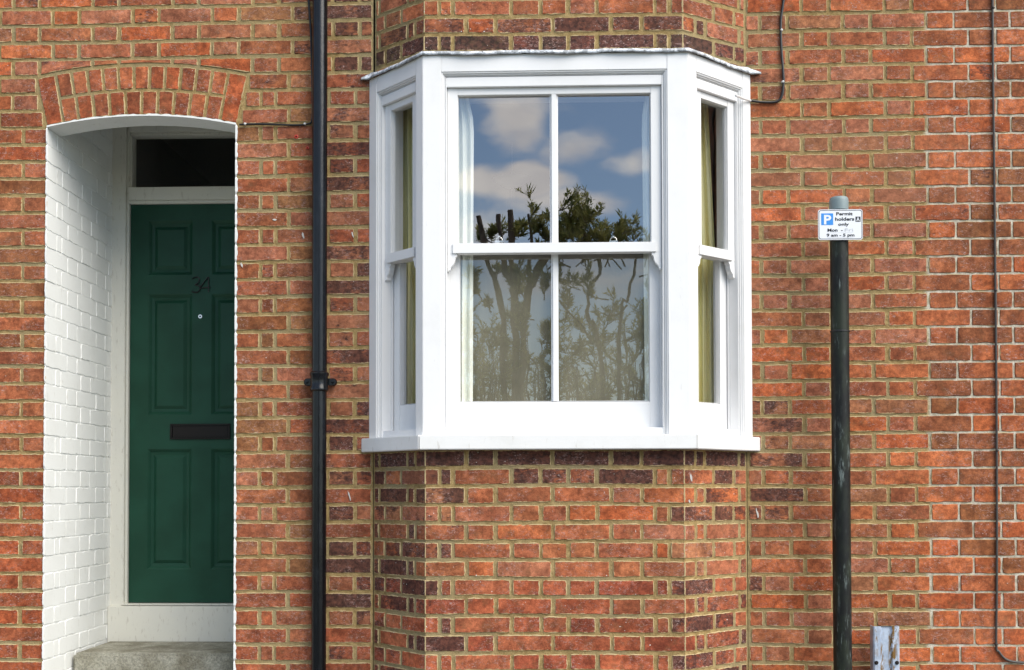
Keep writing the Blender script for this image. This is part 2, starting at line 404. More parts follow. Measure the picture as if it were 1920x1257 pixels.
def put(x0, x1, z0, z1, e0=False, e1=False, **kw):
    g0 = 0.001 if e0 else JX/2; g1 = .001 if e1 else JX/2; jz = JZ/2
    if (x0+x1)/2 > NEIGH_X: g0 = g1 = .0028; jz = .0034
    c, b_ = tone((x0+x1)/2, (z0+z1)/2)
    brick(wall, O0, UX, NF, x0+g0, x1-g1, z0+jz, z1-jz, c, b_, **kw)
PA = [DR, X_(539, 1190), X_(595, 1190), BJL]
PB = [DR, X_(486, 1190), X_(514, 1190), X_(614, 1190), X_(665, 1190), BJL]
for k in range(K0, K1):
    z0, z1 = bed(k), bed(k+1); zm = (z0+z1)/2
    odd = k % 2 == 1
    # right of the bay
    for a, b_, e0, e1 in flemish(BJR+.004, XR, hc_right_even+(PER/2 if odd else 0)): put(a, b_, z0, z1, e0, e1)
    # left side
    hl = hc_left_odd+(0 if odd else PER/2)
    if z0 > ARC_TOP-.003:
        for a, b_, e0, e1 in flemish(XL, BJL-.004, hl): put(a, b_, z0, z1, e0, e1)
    elif z1 > ZSP+.03:
        sl, sr = skew(zm, -1)-.011, skew(zm, 1)+.011
        top_over = ARZ+math.sqrt(max(0, RO**2-(half+.04)**2))
        for a, b_, e0, e1 in flemish(XL, sl, hl): 
            if z0 < top_over: put(a, b_, z0, z1, e0, e1)
        if z0 < top_over:
            L_ = [sr]+[x for x in (PA if odd else PB)[1:] if x > sr+.03]
            for a, b_ in zip(L_, L_[1:]): put(a, b_, z0, z1)
            if z1 > ARZ+math.sqrt(max(0, RO**2-(half+.04)**2))+.02:
                pass
        if z1 > top_over:
            rng = flemish(XL, BJL-.004, hl) if z0 >= top_over else [q for q in flemish(sl, sr, hl)]
            for a, b_, e0, e1 in rng:
                zt = max(ARZ+math.sqrt(max(0, RO**2-(x-ARX)**2)) if abs(x-ARX) < half+.06 else 0 for x in (a+.01, (a+b_)/2, b_-.01))
                zmin = min(ARZ+math.sqrt(max(0, RO**2-(x-ARX)**2)) if abs(x-ARX) < half+.06 else 0 for x in (a+.01, (a+b_)/2, b_-.01))
                if zmin > z1-.028: continue
                put(a, b_, z0, z1, e0, e1, warp=(lambda x, z, zz=z1-JZ/2: (x, min(max(over_arch(x, z)[1], z), zz))))
    else:
        if odd: js = [DL, DL-.225, DL-.342, DL-.578, DL-.695, DL-.93, DL-1.05, DL-1.285, DL-1.4, DL-1.64, DL-1.75, DL-1.99, DL-2.1, XL]
        else: js = [DL, DL-.104, DL-.281, DL-.397, DL-.634, DL-.75, DL-.99, DL-1.105, DL-1.34, DL-1.46, DL-1.7, DL-1.81, DL-2.05, XL]
        js = [j for j in js if j > XL]+[XL]
        for b_, a in zip(js, js[1:]):
            if b_-a > .02: put(a, b_, z0, z1, False, b_ == DL)
        L_ = PA if odd else PB
        for a, b_ in zip(L_, L_[1:]): put(a, b_, z0, z1, a == DR, False)
# house
house = empty('brick_house'); tag(house, 'red brick terraced house with green front door and white bay window', 'house')
o = wall.build('brickwork', M_BRICK, house)

# mortar backing
mo = MB(); ZB, ZT = -.02, bed(K1)
def sheet(x0, x1, z0, z1, Y=.004): mo.add([(x0, Y, z0), (x1, Y, z0), (x1, Y, z1), (x0, Y, z1)], [(0, 1, 2, 3)])
sheet(XL, DL, ZB, ZSP); sheet(DR, BJL, ZB, ZSP); sheet(BJR, XR, ZB, ZT)
top = ARZ+RO+.3
NA = 24
def arc_z(x, r): return ARZ+math.sqrt(r*r-(x-ARX)**2)
for i in range(NA):
    xa, xb = DL+(DR-DL)*i/NA, DL+(DR-DL)*(i+1)/NA
    mo.add([(xa, .004, arc_z(xa, RI)), (xb, .004, arc_z(xb, RI)), (xb, .004, top), (xa, .004, top)], [(0, 1, 2, 3)])
sheet(XL, DL, ZSP, top); sheet(DR, BJL, ZSP, top); sheet(XL, BJL, top, ZT)
mo.build('wall', M_MORTAR, house)

# arch voussoirs: two header rings, full-height blocks at both ends
arch = MB()
def vous(t0, t1, r0, r1):
    c, b_ = tone(-1.9, 3.0); c = tuple(x*.98 for x in c); b_ = max(0, random.gauss(.05, .08))
    w = (t1-t0)*(r0+r1)/2; h = r1-r0
    def wp(x, z): 
        a = t0+x/w*(t1-t0); r = r0+z; return (ARX+r*math.sin(a), ARZ+r*math.cos(a))
    brick(arch, O0, UX, NF, .0045, w-.0045, .0045, h-.0045, c, b_, warp=wp)
endw = .075/RI
vous(-HA-.002, -HA+endw, RI, RO); vous(HA-endw, HA+.002, RI, RO)
rm = RI+.112
for n_, r0, r1 in ((10, RI, rm), (11, rm, RO)):
    for i in range(n_):
        a0 = -HA+endw; a1 = HA-endw
        vous(a0+(a1-a0)*i/n_, a0+(a1-a0)*(i+1)/n_, r0, r1)
arch.build('door_arch', M_BRICK, house)

# ------------------------------------------------------------------ bay brickwork
bay = MB(); bmo = MB()
def facet_t(px, py, A, B):
    """distance along the wall line A->B (plan points) where the sight line through px crosses it"""
    d = ray(px, py); ax, ay = A; ux, uy = B[0]-A[0], B[1]-A[1]
    # CAM + s*d = A + t*u
    det = d.x*(-uy)+ux*d.y
    s = ((ax-CAM.x)*(-uy)+ux*(ay-CAM.y))/det
    t = (d.x*(ay-CAM.y)-d.y*(ax-CAM.x))/det
    return t*math.hypot(ux, uy)
PLJ, PLC, PRC, PRJ = (BJL, 0.0), (BCL, YB), (BCR, YB), (BJR, 0.0)
def seg(A, B):
    d = Vector((B[0]-A[0], B[1]-A[1], 0)); L = d.length; d.normalize()
    return Vector((A[0], A[1], 0)), d, Vector((d.y, -d.x, 0)), L
segs = [seg(PLJ, PLC), seg(PLC, PRC), seg(PRC, PRJ)]
FB = {  # brick edges read from the photo
 1: ([(698, 711), (711, 764), (764, 778), (778, None)], [(None, 874), (874, 929), (929, 1036), (1036, 1146), (1146, 1203), (1203, None)], [(None, 1304), (1304, 1322), (1322, 1386), (1386, 1402)]),
 0: ([(702, 722), (722, 752), (752, None)], [(None, 824), (824, 849), (849, 959), (959, 1014), (1014, 1065), (1065, 1119), (1119, 1228), (1228, 1255), (1255, None)], [(None, 1338), (1338, 1376), (1376, 1400)])}
ENDS = [(PLJ, PLC), (PLC, PRC), (PRC, PRJ)]
ZS_TOP = Z_(1043, 816, -.28); ZS_BOT = Z_(1043, 843, -.31)
ZF_TOP = Z_(1043, 100, -.28)
YB2 = -.185                                    # the brickwork over the window stands further back
UJL, UJR, UCL, UCR = X_(702, 60), X_(1399, 60), X_(795, 60, YB2), X_(1280, 60, YB2)
def bay_walls(mb, mbm, ends, za, zb, yref, dz):
    segs = [seg(*e) for e in ends]; kk = [k for k in range(K0, K1) if za-.03 < bed(k)+dz and bed(k+1)+dz < zb+.03]
    for k in kk:
        z0, z1 = bed(k)+dz, bed(k+1)+dz; odd = k % 2; wc = {}
        for si, (O, U, Nn, L) in enumerate(segs):
            for a, b_ in FB[odd][si]:
                xa = 0 if a is None else facet_t(a, yref, *ends[si]); xb = L if b_ is None else facet_t(b_, yref, *ends[si])
                xa = max(xa, .0); xb = min(xb, L)
                if a is not None and a in (698, 702): xa = .004
                if b_ in (1402, 1400): xb = L-.004
                mid = O+U*((xa+xb)/2)
                c, bb = tone(mid.x, (z0+z1)/2, 'bay')
                key = ('l' if (si == 0 and b_ is None) or (si == 1 and a is None) else 'r' if (si == 1 and b_ is None) or (si == 2 and a is None) else None)
                if key:
                    if key in wc: c, bb = wc[key]
                    else: wc[key] = (c, bb)
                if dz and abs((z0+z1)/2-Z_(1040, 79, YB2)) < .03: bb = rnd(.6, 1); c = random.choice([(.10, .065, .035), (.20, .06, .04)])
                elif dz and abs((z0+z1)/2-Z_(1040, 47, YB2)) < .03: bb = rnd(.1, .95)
                g0 = 0 if a is None else JX/2; g1 = 0 if b_ is None else JX/2
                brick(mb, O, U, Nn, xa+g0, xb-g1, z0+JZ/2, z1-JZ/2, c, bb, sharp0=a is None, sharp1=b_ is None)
    for si, (O, U, Nn, L) in enumerate(segs):
        e0 = O-Nn*.004; e1 = O+U*L-Nn*.004
        if si == 1: e0 = e0+U*.0016; e1 = e1-U*.0016
        mbm.add([e0+Vector((0, 0, za)), e1+Vector((0, 0, za)), e1+Vector((0, 0, zb)), e0+Vector((0, 0, zb))], [(0, 1, 2, 3)])
for ends, za, zb, yref, dz in ((ENDS, ZB, ZS_BOT+.02, 900, 0), ([((UJL, 0.), (UCL, YB2)), ((UCL, YB2), (UCR, YB2)), ((UCR, YB2), (UJR, 0.))], ZF_TOP-.01, ZT, 50, None)):
    bay = MB(); bmo = MB()
    if dz is None:
        zz = Z_(1040, 62.5, YB2); dz = (zz-Z0) % COURSE
        if dz > COURSE/2: dz -= COURSE
        print('upper bay shift', dz, (zz-Z0)/COURSE)
    bay_walls(bay, bmo, ends, za, zb, yref, dz)
    bay.build('bay_brickwork', M_BRICK, house); bmo.build('bay_wall', M_MORTAR, house)

# ------------------------------------------------------------------ white porch reveals
YD = .75                                       # face of the door frame
rev = MB()
def painted(O, U, Nn, x0, x1, k0, k1, ztop=None):
    for k in range(k0, k1):
        z0, z1 = bed(k), bed(k+1)
        xs = [x0]; st = (.105, .055, .22, .11, .22, .11, .22) if k % 2 == 0 else (.225, .11, .225, .11, .225)
        for s_ in st:
            if xs[-1]+s_ < x1-.03: xs.append(xs[-1]+s_)
        xs.append(x1)
        for a, b_ in zip(xs, xs[1:]):
            a = max(a, .012) if z1 > ZSP and U.y > 0 else a; b_ = min(b_, .935) if z1 > ZSP and U.y < 0 else b_
            brick(rev, O, U, Nn, a+.0004, b_-.0004, z0+.0012, z1-.0012, (.7, .7, .7), 0, proud=.0052+rnd(-.001, .001))
painted(Vector((DL, 0, 0)), Vector((0, 1, 0)), Vector((1, 0, 0)), -.002, .95, -5, 37)
painted(Vector((DR, .95, 0)), Vector((0, -1, 0)), Vector((-1, 0, 0)), 0, .952, -5, 37)
rev.a = {}
rev.box(DL-.05, DL-.001, .006, .95, .3, 3.75); rev.box(DR+.001, DR+.05, .006, .95, .3, 3.75)
# arch soffit (half a brick deep) and ceiling behind it
ns = 24; V = []; F = []
for i in range(ns+1):
    x = DL+(DR-DL)*i/ns
    z = arc_z(x, RI)-.002-.0012*abs(math.sin(i*1.7))
    V += [(x, -.003+.0015*math.sin(i*2.3), z), (x, .135, z-.001), (x, .14, 3.75)]
for i in range(ns): F += [(3*i, 3*i+3, 3*i+4, 3*i+1), (3*i+1, 3*i+4, 3*i+5, 3*i+2)]
rev.add(V, F)
rev.box(DL-.05, DR+.05, .1405, .95, 3.60, 3.70)
# thin paint line on the front edge of the intrados
V = []; F = []
for i in range(49):
    x = DL+(DR-DL)*i/48; z = arc_z(x, RI); V += [(x, -.0042, z-.003), (x, -.0042, z+.004+rnd(-.002, .003))]
for i in range(48): F.append((2*i, 2*i+2, 2*i+3, 2*i+1))
rev.add(V, F)
V = []; F = []; n_ = 260
for i in range(n_+1):
    z = .3+(ZSP-.3)*i/n_; ph_ = ((z-Z0)/COURSE) % 1
    w_ = .007+rnd(-.002, .003) if .08 < ph_ < .92 else .001
    V += [(DR-.003, -.0046 if w_ > .002 else .001, z), (DR+w_, -.0046 if w_ > .002 else .001, z)]
for i in range(n_): F.append((2*i, 2*i+1, 2*i+3, 2*i+2))
rev.add(V, F)
V = [(x-(DR)+DL, y, z) for x, y, z in V]; V = [((DL+.003) if j % 2 == 0 else DL-(x-DL)*.4, y, z) for j, (x, y, z) in enumerate(V)]
rev.add(V, F)
o = rev.build('porch_reveal', M_MASON, house); o['label'] = 'white painted brick sides of the door recess'

# ------------------------------------------------------------------ door frame, door, fanlight
def green_mat():
    m, t, b = mat('green_door_paint', rough=.42, spec=.22)
    c = mix(t, ramp(t, noise(t, 5, 4), .3, .7), (.008, .046, .026, 1), (.011, .060, .036, 1))
    c = mix(t, ramp(t, noise(t, 90, 4, .7), .72, .80), c, (.06, .13, .09, 1)); t.links.new(c, b.inputs['Base Color'])
    bump(t, b, noise(t, 140, 3, .5, stretch=(1, 1, .3)), .10, .002); return m
M_GREEN = green_mat()
YDF, YDL = YD, YD+.035
xfl = DL+.001; fr_w = X_(243, 700, YDL)
frame = MB()
zb_door = Z_(330, 1130, YDL); zt_door = Z_(330, 384, YDL)
zt_tr = Z_(330, 350, YDF); zfan = Z_(330, 255, YDL)
dcx = X_(378, 700, YDL); drx = 2*dcx-fr_w
frame.box(xfl-.02, fr_w-.012, YDF, YDF+.09, zb_door-.02, 3.59)
frame.box(fr_w-.012, fr_w, YDF+.016, YDF+.09, zb_door-.02, 3.59)
frame.box(drx, DR+.02, YDF, YDF+.09, zb_door-.02, 3.59)
frame.box(fr_w, drx, YDF+.004, YDF+.09, zt_door+.018, zt_tr)
frame.box(fr_w, drx, YDF+.018, YDF+.09, zt_door+.002, zt_door+.018)
frame.box(fr_w, drx, YDF+.002, YDF+.09, zfan+.012, 3.59)
frame.box(fr_w, drx, YDF+.022, YDF+.09, zfan, zfan+.012)
frame.box(fr_w, fr_w+.009, YDF+.024, YDF+.09, zt_tr+.0, zfan)
dfo = frame.build('door_frame', M_JAMB, house, bevel=.0025); dfo['label'] = 'cream painted door frame with glazed light over the door'
th = MB(); zs_t = Z_(330, 1135, YDF-.03); zs_b = Z_(330, 1198, YD-.03)
th.box(DL+.002, DR-.002, YDF-.035, YDF+.09, zs_b-.05, zs_t-.006)
th.box(fr_w-.02, DR-.002, YDF-.012, YDF+.09, zs_t-.004, zb_door-.003)
th.build('threshold', M_JAMB, dfo, bevel=.004)
pn = MB(); pn.add([(fr_w+.02, YDL+.02, zt_tr-.01), (drx-.01, YDL+.02, zt_tr-.01), (drx-.01, YDL+.02, zfan+.01), (fr_w+.02, YDL+.02, zfan+.01)], [(0, 1, 2, 3)])
M_GLASS2 = glass_mat('fanlight_glass', .05)
pn.build('fanlight_pane', M_GLASS2, dfo)
# six panel door leaf
def door_leaf():
    mb = MB()
    xs = [fr_w+.002, X_(277, 700, YDL), X_(360, 700, YDL), 0, 0, drx-.002]
    xs[3] = 2*dcx-xs[2]; xs[4] = 2*dcx-xs[1]
    zq = [zb_door, Z_(310, 1068, YDL), Z_(310, 842, YDL), Z_(310, 778, YDL), Z_(310, 552, YDL), Z_(310, 516, YDL), Z_(310, 414, YDL), zt_door]
    Y = YDL
    for i in range(5):
        for j in range(7):
            x0, x1, z0, z1 = xs[i], xs[i+1], zq[j], zq[j+1]
            if i in (1, 3) and j in (1, 3, 5):
                lv = [(0, 0), (.006, .004), (.016, .013), (.030, .015), (.046, .005), (.052, .005)]
                for (a, da), (b_, db) in zip(lv, lv[1:]):
                    P = [(x0+a, Y+da, z0+a), (x1-a, Y+da, z0+a), (x1-a, Y+da, z1-a), (x0+a, Y+da, z1-a), (x0+b_, Y+db, z0+b_), (x1-b_, Y+db, z0+b_), (x1-b_, Y+db, z1-b_), (x0+b_, Y+db, z1-b_)]
                    mb.add(P, [(0, 1, 5, 4), (1, 2, 6, 5), (2, 3, 7, 6), (3, 0, 4, 7)])
                a, da = lv[-1]
                mb.add([(x0+a, Y+da, z0+a), (x1-a, Y+da, z0+a), (x1-a, Y+da, z1-a), (x0+a, Y+da, z1-a)], [(0, 1, 2, 3)])
            else: mb.add([(x0, Y, z0), (x1, Y, z0), (x1, Y, z1), (x0, Y, z1)], [(0, 1, 2, 3)])
    mb.box(xs[0], xs[5], Y+.018, Y+.045, zb_door, zt_door)
    for x0, x1 in ((xs[0], xs[0]+.0005), (xs[5]-.0005, xs[5])): mb.box(x0, x1, Y, Y+.018, zb_door, zt_door)
    return mb
door = door_leaf().build('front_door', M_GREEN, house); door['label'] = 'dark green six panel front door numbered 34'
M_BLACK, t_, b_ = mat('black_iron', (.012, .012, .014, 1), .38)
M_BROWN, t_, b_ = mat('dark_bronze', (.008, .006, .005, 1), .5, 0, .25)
lp = MB(); xa, xb = X_(319.5, 810, YDL), X_(432, 810, YDL); za, zb2 = Z_(375, 824, YDL), Z_(375, 795, YDL)
lp.box(xa, xb, YDL-.010, YDL+.002, za, za+.010); lp.box(xa, xb, YDL-.010, YDL+.002, zb2-.010, zb2)
lp.box(xa, xa+.012, YDL-.010, YDL+.002, za+.010, zb2-.010); lp.box(xb-.012, xb, YDL-.010, YDL+.002, za+.010, zb2-.010)
lp.box(xa+.013, xb-.013, YDL-.006, YDL+.002, za+.011, zb2-.011)
lp.build('letter_plate', M_BROWN, door, bevel=.0015)
ph = MB(); pc = at(376, 594, YDL); ph.lathe([(.0001, -.002), (.0045, -.003)], pc, 'Y', 20, 1)
ph.lathe([(.0045, -.003), (.005, -.007), (.0095, -.007), (.0115, -.004), (.0115, .001)], pc, 'Y', 20)
M_CHROME, _, _ = mat('chrome', (.75, .75, .75, 1), .25, .9)
M_LENS, _, _ = mat('spyhole_lens', (.05, .05, .05, 1), .1)
ph.build('spyhole', [M_CHROME, M_LENS], door, smooth=True)
def curve_pts(pix, Y): return [at(x, y, Y) for x, y in pix]
def spline(P, n=6):
    P = [Vector(p) for p in P]; out = []
    for i in range(len(P)-1):
        p0, p1, p2, p3 = P[max(i-1, 0)], P[i], P[i+1], P[min(i+2, len(P)-1)]
        for j in range(n):
            t = j/n; out.append(.5*((2*p1)+(-p0+p2)*t+(2*p0-5*p1+4*p2-p3)*t*t+(-p0+3*p1-3*p2+p3)*t**3))
    out.append(P[-1]); return out
dg = MB()
dg.tube(spline(curve_pts([(360, 523), (365, 520.5), (371, 520), (374, 525), (371, 531), (366, 534)], YDL-.006)), .0028, 8)
dg.tube(spline(curve_pts([(366, 534), (372, 536), (375.5, 541), (372, 547), (366, 548.5), (360, 547)], YDL-.006)), .0028, 8)
dg.build('house_number', M_BLACK, door, smooth=True)
dg = MB()
dg.tube(curve_pts([(391, 547.5), (391, 520), (390, 520), (374.5, 540), (375, 540.5), (395, 539)], YDL-.006), .0028, 8)
dg.build('house_number', M_BLACK, door, smooth=True)
# dark hall behind the glazed light
M_DARK, _, _ = mat('dark_hall_paint', (.22, .17, .13, 1), .9)
hall = MB(); hall.box(DL-.1, DR+.1, .90, 3.5, .85, 3.62); hall.f = hall.f[:2]+hall.f[3:]; hall.mi = hall.mi[:-1]
tag(hall.build('hall_interior', M_DARK, house))
# concrete step
def concrete():
    m, t, b = mat('concrete', rough=.9, spec=.2)
    c = mix(t, ramp(t, noise(t, 9, 5, .6), .3, .7), (.20, .185, .14, 1), (.36, .35, .29, 1))
    c = mix(t, 1.0, c, mix(t, ramp(t, noise(t, 120, 5, .75), .3, .7), (.6, .6, .6, 1), (1.3, 1.3, 1.28, 1)), 'MULTIPLY')
    c = mix(t, math_(t, 'MULTIPLY', ramp(t, noise(t, 8, 6, .7), .45, .7), .45), c, (.13, .12, .07, 1))
    t.links.new(c, b.inputs['Base Color']); bump(t, b, noise(t, 90, 6, .7), .6, .006); return m
M_CONC = concrete()
st = MB(); YST = .28; zst = Z_(300, 1226, YST)
st.box(DL+.012, DR-.005, YST, YD-.034, zst-.20, zst); st.box(DL+.012, DR-.005, .02, YD-.034, zst-.40, zst-.201)
st.box(DL+.012, DR-.005, -.28, YD-.034, -.01, zst-.401); st.box(DL+.012, DR-.005, -.56, -.281, -.01, zst-.60)
o = st.build('doorstep', M_CONC, house, bevel=.012); o['label'] = 'worn grey concrete doorstep'

# ------------------------------------------------------------------ bay window joinery
WL, WCL, WCR, WR = X_(692, 600), X_(792.5, 600, -.28), X_(1292, 600, -.28), X_(1410, 600)
WP = [(WL, 0.), (WCL, -.28), (WCR, -.28), (WR, 0.)]
win = tag(empty('bay_window_root')) if False else None
fr = MB(); zT, zBt = ZF_TOP, ZS_TOP
Yf = -.28
zl = {k: Z_(1043, v, Yf+dy) for k, v, dy in (('lint', 132, 0), ('mould', 141, 0), ('head', 161, .015), ('gtop', 177, .037), ('mr_t', 455, .025), ('mr_b', 474, .022), ('gbot', 753, .078), ('brail', 809, .06))}
def local(A, B):
    O, U, Nn, L = seg(A, B); M = Matrix.Identity(4)
    M.col[0][:3] = U; M.col[1][:3] = -Nn; M.col[2][:3] = (0, 0, 1); M.col[3][:3] = O
    return M, L                                  # local x along, y into the room, z up
def ring(mb, M, u0, u1, z0, z1, w, d0, d1, wb=None, wt=None, zgap=0):
    """rectangular frame of member width w, depth d0..d1"""
    wb = w if wb is None else wb; wt = w if wt is None else wt
    mb.box(u0, u0+w, d0, d1, z0, z1, 0, M); mb.box(u1-w, u1, d0, d1, z0, z1, 0, M)
    e = .0012
    if wt: mb.box(u0+w, u1-w, d0+e, d1, z1-wt, z1, 0, M)
    if wb: mb.box(u0+w, u1-w, d0+e, d1, z0, z0+wb, 0, M)
sash_specs = []
def bay_light(A, B, m0, m1, bar):
    M, L = local(A, B)
    # carcase: flat posts, lintel
    fl = m0-.068; fr_ = m1-.068
    fr.box(-.0 if m0 < .13 else 0, fl, 0, .13, zBt, zT, 0, M); fr.box(L-fr_, L, 0, .13, zBt, zT, 0, M)
    fr.box(fl, L-fr_, .0012, .13, zl['lint'], zT, 0, M)
    # stepped mouldings: (inset, depth)
    steps = [(fl, .004, .006), (fl+.006, .010, .006), (fl+.012, .016, .004)]
    for (u, d, w) in steps:
        q = u-fl
        fr.box(u, u+w, d, .128-q, zBt, zl['lint']-q*.9, 0, M); fr.box(L-(fr_+q)-w, L-(fr_+q), d, .128-q, zBt, zl['lint']-q*.9, 0, M)
        fr.box(fl+q+w, L-fr_-q-w, d+.0008, .128-q, zl['lint']-q*.9-w*1.0, zl['lint']-q*.9, 0, M)
    q = .016; uL, uR = m0-.047, L-(m1-.047)
    zm = zl['lint']-q*.9-.004
    fr.box(fl+q, uL, .014, .127, zBt, zm, 0, M); fr.box(uR, L-fr_-q, .014, .127, zBt, zm, 0, M)
    fr.box(uL, uR, .015, .127, zl['head'], zm, 0, M)
    # parting bead and inner stop
    fr.box(uL, uL+.006, .062, .070, zBt, zl['head'], 0, M); fr.box(uR-.006, uR, .062, .070, zBt, zl['head'], 0, M)
    fr.box(uL, uR, .02, .127, zBt, zl['brail']-.004, 0, M)
    # sashes
    up = MB(); st_ = .042
    u0, u1 = uL+.0015, uR-.0015; z0, z1 = zl['mr_b'], zl['head']-.001
    ring(up, M, u0, u1, z0, z1, st_, .030, .060, wb=zl['mr_t']-zl['mr_b'], wt=zl['head']-zl['gtop'])
    up.box(u0+.022, u1-.022, .022, .0295, z0+.001, zl['mr_t']-.001, 0, M)
    ring(up, M, u0+st_, u1-st_, zl['mr_t'], zl['gtop'], .0025, .037, .05)
    if bar: 
        c = (u0+u1)/2; up.prism([(c-.017, zl['mr_t']), (c+.017, zl['mr_t']), (c+.017, zl['gtop']), (c-.017, zl['gtop'])], .042, .058, M)
        up.box(c-.010, c+.010, .032, .042, zl['mr_t'], zl['gtop'], 0, M)
    lo = MB(); z0b, z1b = zl['brail']-.002, zl['mr_t']+.002; st2 = .046
    ring(lo, M, u0, u1, z0b, z1b, st2, .074, .110, wb=zl['gbot']-zl['brail'], wt=.034)
    ring(lo, M, u0+st2, u1-st2, zl['gbot'], z1b-.034, .002, .080, .10)
    if bar:
        c = (u0+u1)/2+.002; lo.box(c-.015, c+.015, .086, .106, zl['gbot'], z1b-.03, 0, M); lo.box(c-.008, c+.008, .077, .086, zl['gbot'], z1b-.03, 0, M)
    horns = []
    for s_, ue in ((1, u0), (-1, u1)):
        prof = [(0, 0), (.040, 0), (.040, -.010), (.033, -.016), (.031, -.030), (.026, -.042), (.016, -.052), (.012, -.058), (.012, -.066), (.004, -.070), (0, -.072)]
        hb = MB(); hb.prism([(ue+s_*x, zl['mr_b']+z) for x, z in prof], .030, .056, M); horns.append(hb)
    sash_specs.append((up, lo, M, u0, u1, st_, st2, horns, bar))
bay_light(WP[0], WP[1], .122, .115, False)
bay_light(WP[1], WP[2], .144, .152, True)
bay_light(WP[2], WP[3], .122, .122, False)
baywin = fr.build('bay_window', M_WHITE, house, bevel=.0016); baywin['label'] = 'white painted timber sash bay window'
for up, lo, M, u0, u1, st_, st2, horns, bar in sash_specs:
    s_up = up.build('sash', M_WHITE, baywin, bevel=.0015); s_lo = lo.build('sash', M_WHITE, baywin, bevel=.0015)
    for hb in horns: hb.build('sash_horn', M_WHITE, baywin, bevel=.001)
    cs = [(u0+.04, (u0+u1)/2), ((u0+u1)/2, u1-.04)] if bar else [(u0+.04, u1-.04)]
    for (a, b_) in cs:
        for d, z0, z1 in ((.052, zl['mr_t']-.006, zl['gtop']+.006), (.096, zl['gbot']-.006, zl['mr_t']-.02)):
            g = MB(); g.add([M @ Vector((a, d, z0)), M @ Vector((b_, d, z0)), M @ Vector((b_, d, z1)), M @ Vector((a, d, z1))], [(0, 1, 2, 3)])
            g.build('pane', (M_GLASS if d < .06 else M_LOWGLASS) if bar else M_SIDEGLASS, baywin)
# sash lifts on the meeting rail
for px in (936, 1150):
    p = at(px, 453, -.215); b = MB()
    pts = [p+Vector((.013*math.cos(a), 0, .013*math.sin(a)+.004)) for a in [math.pi*k/10 for k in range(11)]]
    b.tube(pts, .0024, 8); b.box(p.x-.017, p.x+.017, p.y-.008, p.y+.006, p.z-.006, p.z+.002)
    b.lathe([(.0, .0), (.006, .001), (.006, .006), (.0, .008)], p+Vector((0, 0, .016)), 'Z', 10)
    b.build('sash_fastener', M_CHROME, baywin, smooth=True)
# sill following the bay
sl = MB(); ov = .045
zs0 = Z_(1043, 842.5, -.325); zs1 = ZS_TOP
def sill_piece(pts):
    b = MB(); b.prism_z(pts, zs0, zs1); b.build('sill', M_SILL, baywin, bevel=.003)
M_SILL = white_paint('worn_sill_paint', (.80, .80, .79, 1), 1.0, .5, 1.0, .59)
PA_, PB_, PC_, PD_ = (X_(678, 830), -.006), (X_(785, 830, -.325), -.325), (X_(1308, 830, -.325), -.325), (X_(1425, 830), -.006)
g_ = .0012
sill_piece([PA_, (PB_[0]-g_, PB_[1]), (BCL+.1-g_, YB+.1), (BJL+.1, .02), (PA_[0], .02)])
sill_piece([(PB_[0]+g_, PB_[1]-.002), (PC_[0]-g_, PC_[1]-.002), (BCR-.1-g_, YB+.1), (BCL+.1+g_, YB+.1)])
sill_piece([(PC_[0]+g_, PC_[1]), PD_, (PD_[0], .02), (BJR-.1, .02), (BCR-.1+g_, YB+.1)])
# lead flashing
def lead():
    m, t, b = mat('lead_flashing', rough=.55, metal=.0)
    c = mix(t, ramp(t, noise(t, 40, 5, .7), .42, .58), (.30, .32, .34, 1), (.72, .76, .82, 1))
    c = mix(t, ramp(t, noise(t, 90, 4, .7), .60, .68), c, (.04, .045, .04, 1)); t.links.new(c, b.inputs['Base Color'])
    bump(t, b, noise(t, 60, 4), .5, .006); return m
M_LEAD = lead()
fl = MB(); path = [Vector((WL-.035, -.006, 0)), Vector((WL-.004, -.010, 0)), Vector((WCL-.004, -.288, 0)), Vector((WCR+.004, -.288, 0)), Vector((WR+.004, -.010, 0)), Vector((WR+.045, -.006, 0))]
pp = []
for a, b_ in zip(path, path[1:]):
    n_ = max(2, int((b_-a).length/.022))
    for i in range(n_): pp.append(a.lerp(b_, i/n_))
pp.append(path[-1]); V = []; F = []
inn = [Vector((max(UCL, min(UCR, p.x)) if p.y < -.2 else p.x, min(p.y+.12, -.0) if p.y < -.1 else p.y*.3, 0)) for p in pp]
for i, p in enumerate(pp):
    wob = .003*math.sin(i*.37)+.0012*math.sin(i*1.3+2)+rnd(-.0015, .0015)
    lo_ = zT-.004+wob*.7; out_ = Vector((0, -.006-.004*math.sin(i*.45+1), 0))
    ed = min(1, .25+min(i, len(pp)-1-i)/4)
    V += [inn[i]+Vector((0, 0, zT+.004+.026*ed)), p+Vector((0, .004, zT+.004+.009*ed+wob*.5)), p+out_+Vector((0, 0, lo_)), p+Vector((0, .003, lo_+.001))]
for i in range(len(pp)-1):
    for j in range(3): F.append((4*i+j, 4*i+4+j, 4*i+5+j, 4*i+1+j))
fl.add(V, F); fl.build('flashing', M_LEAD, baywin, smooth='all')
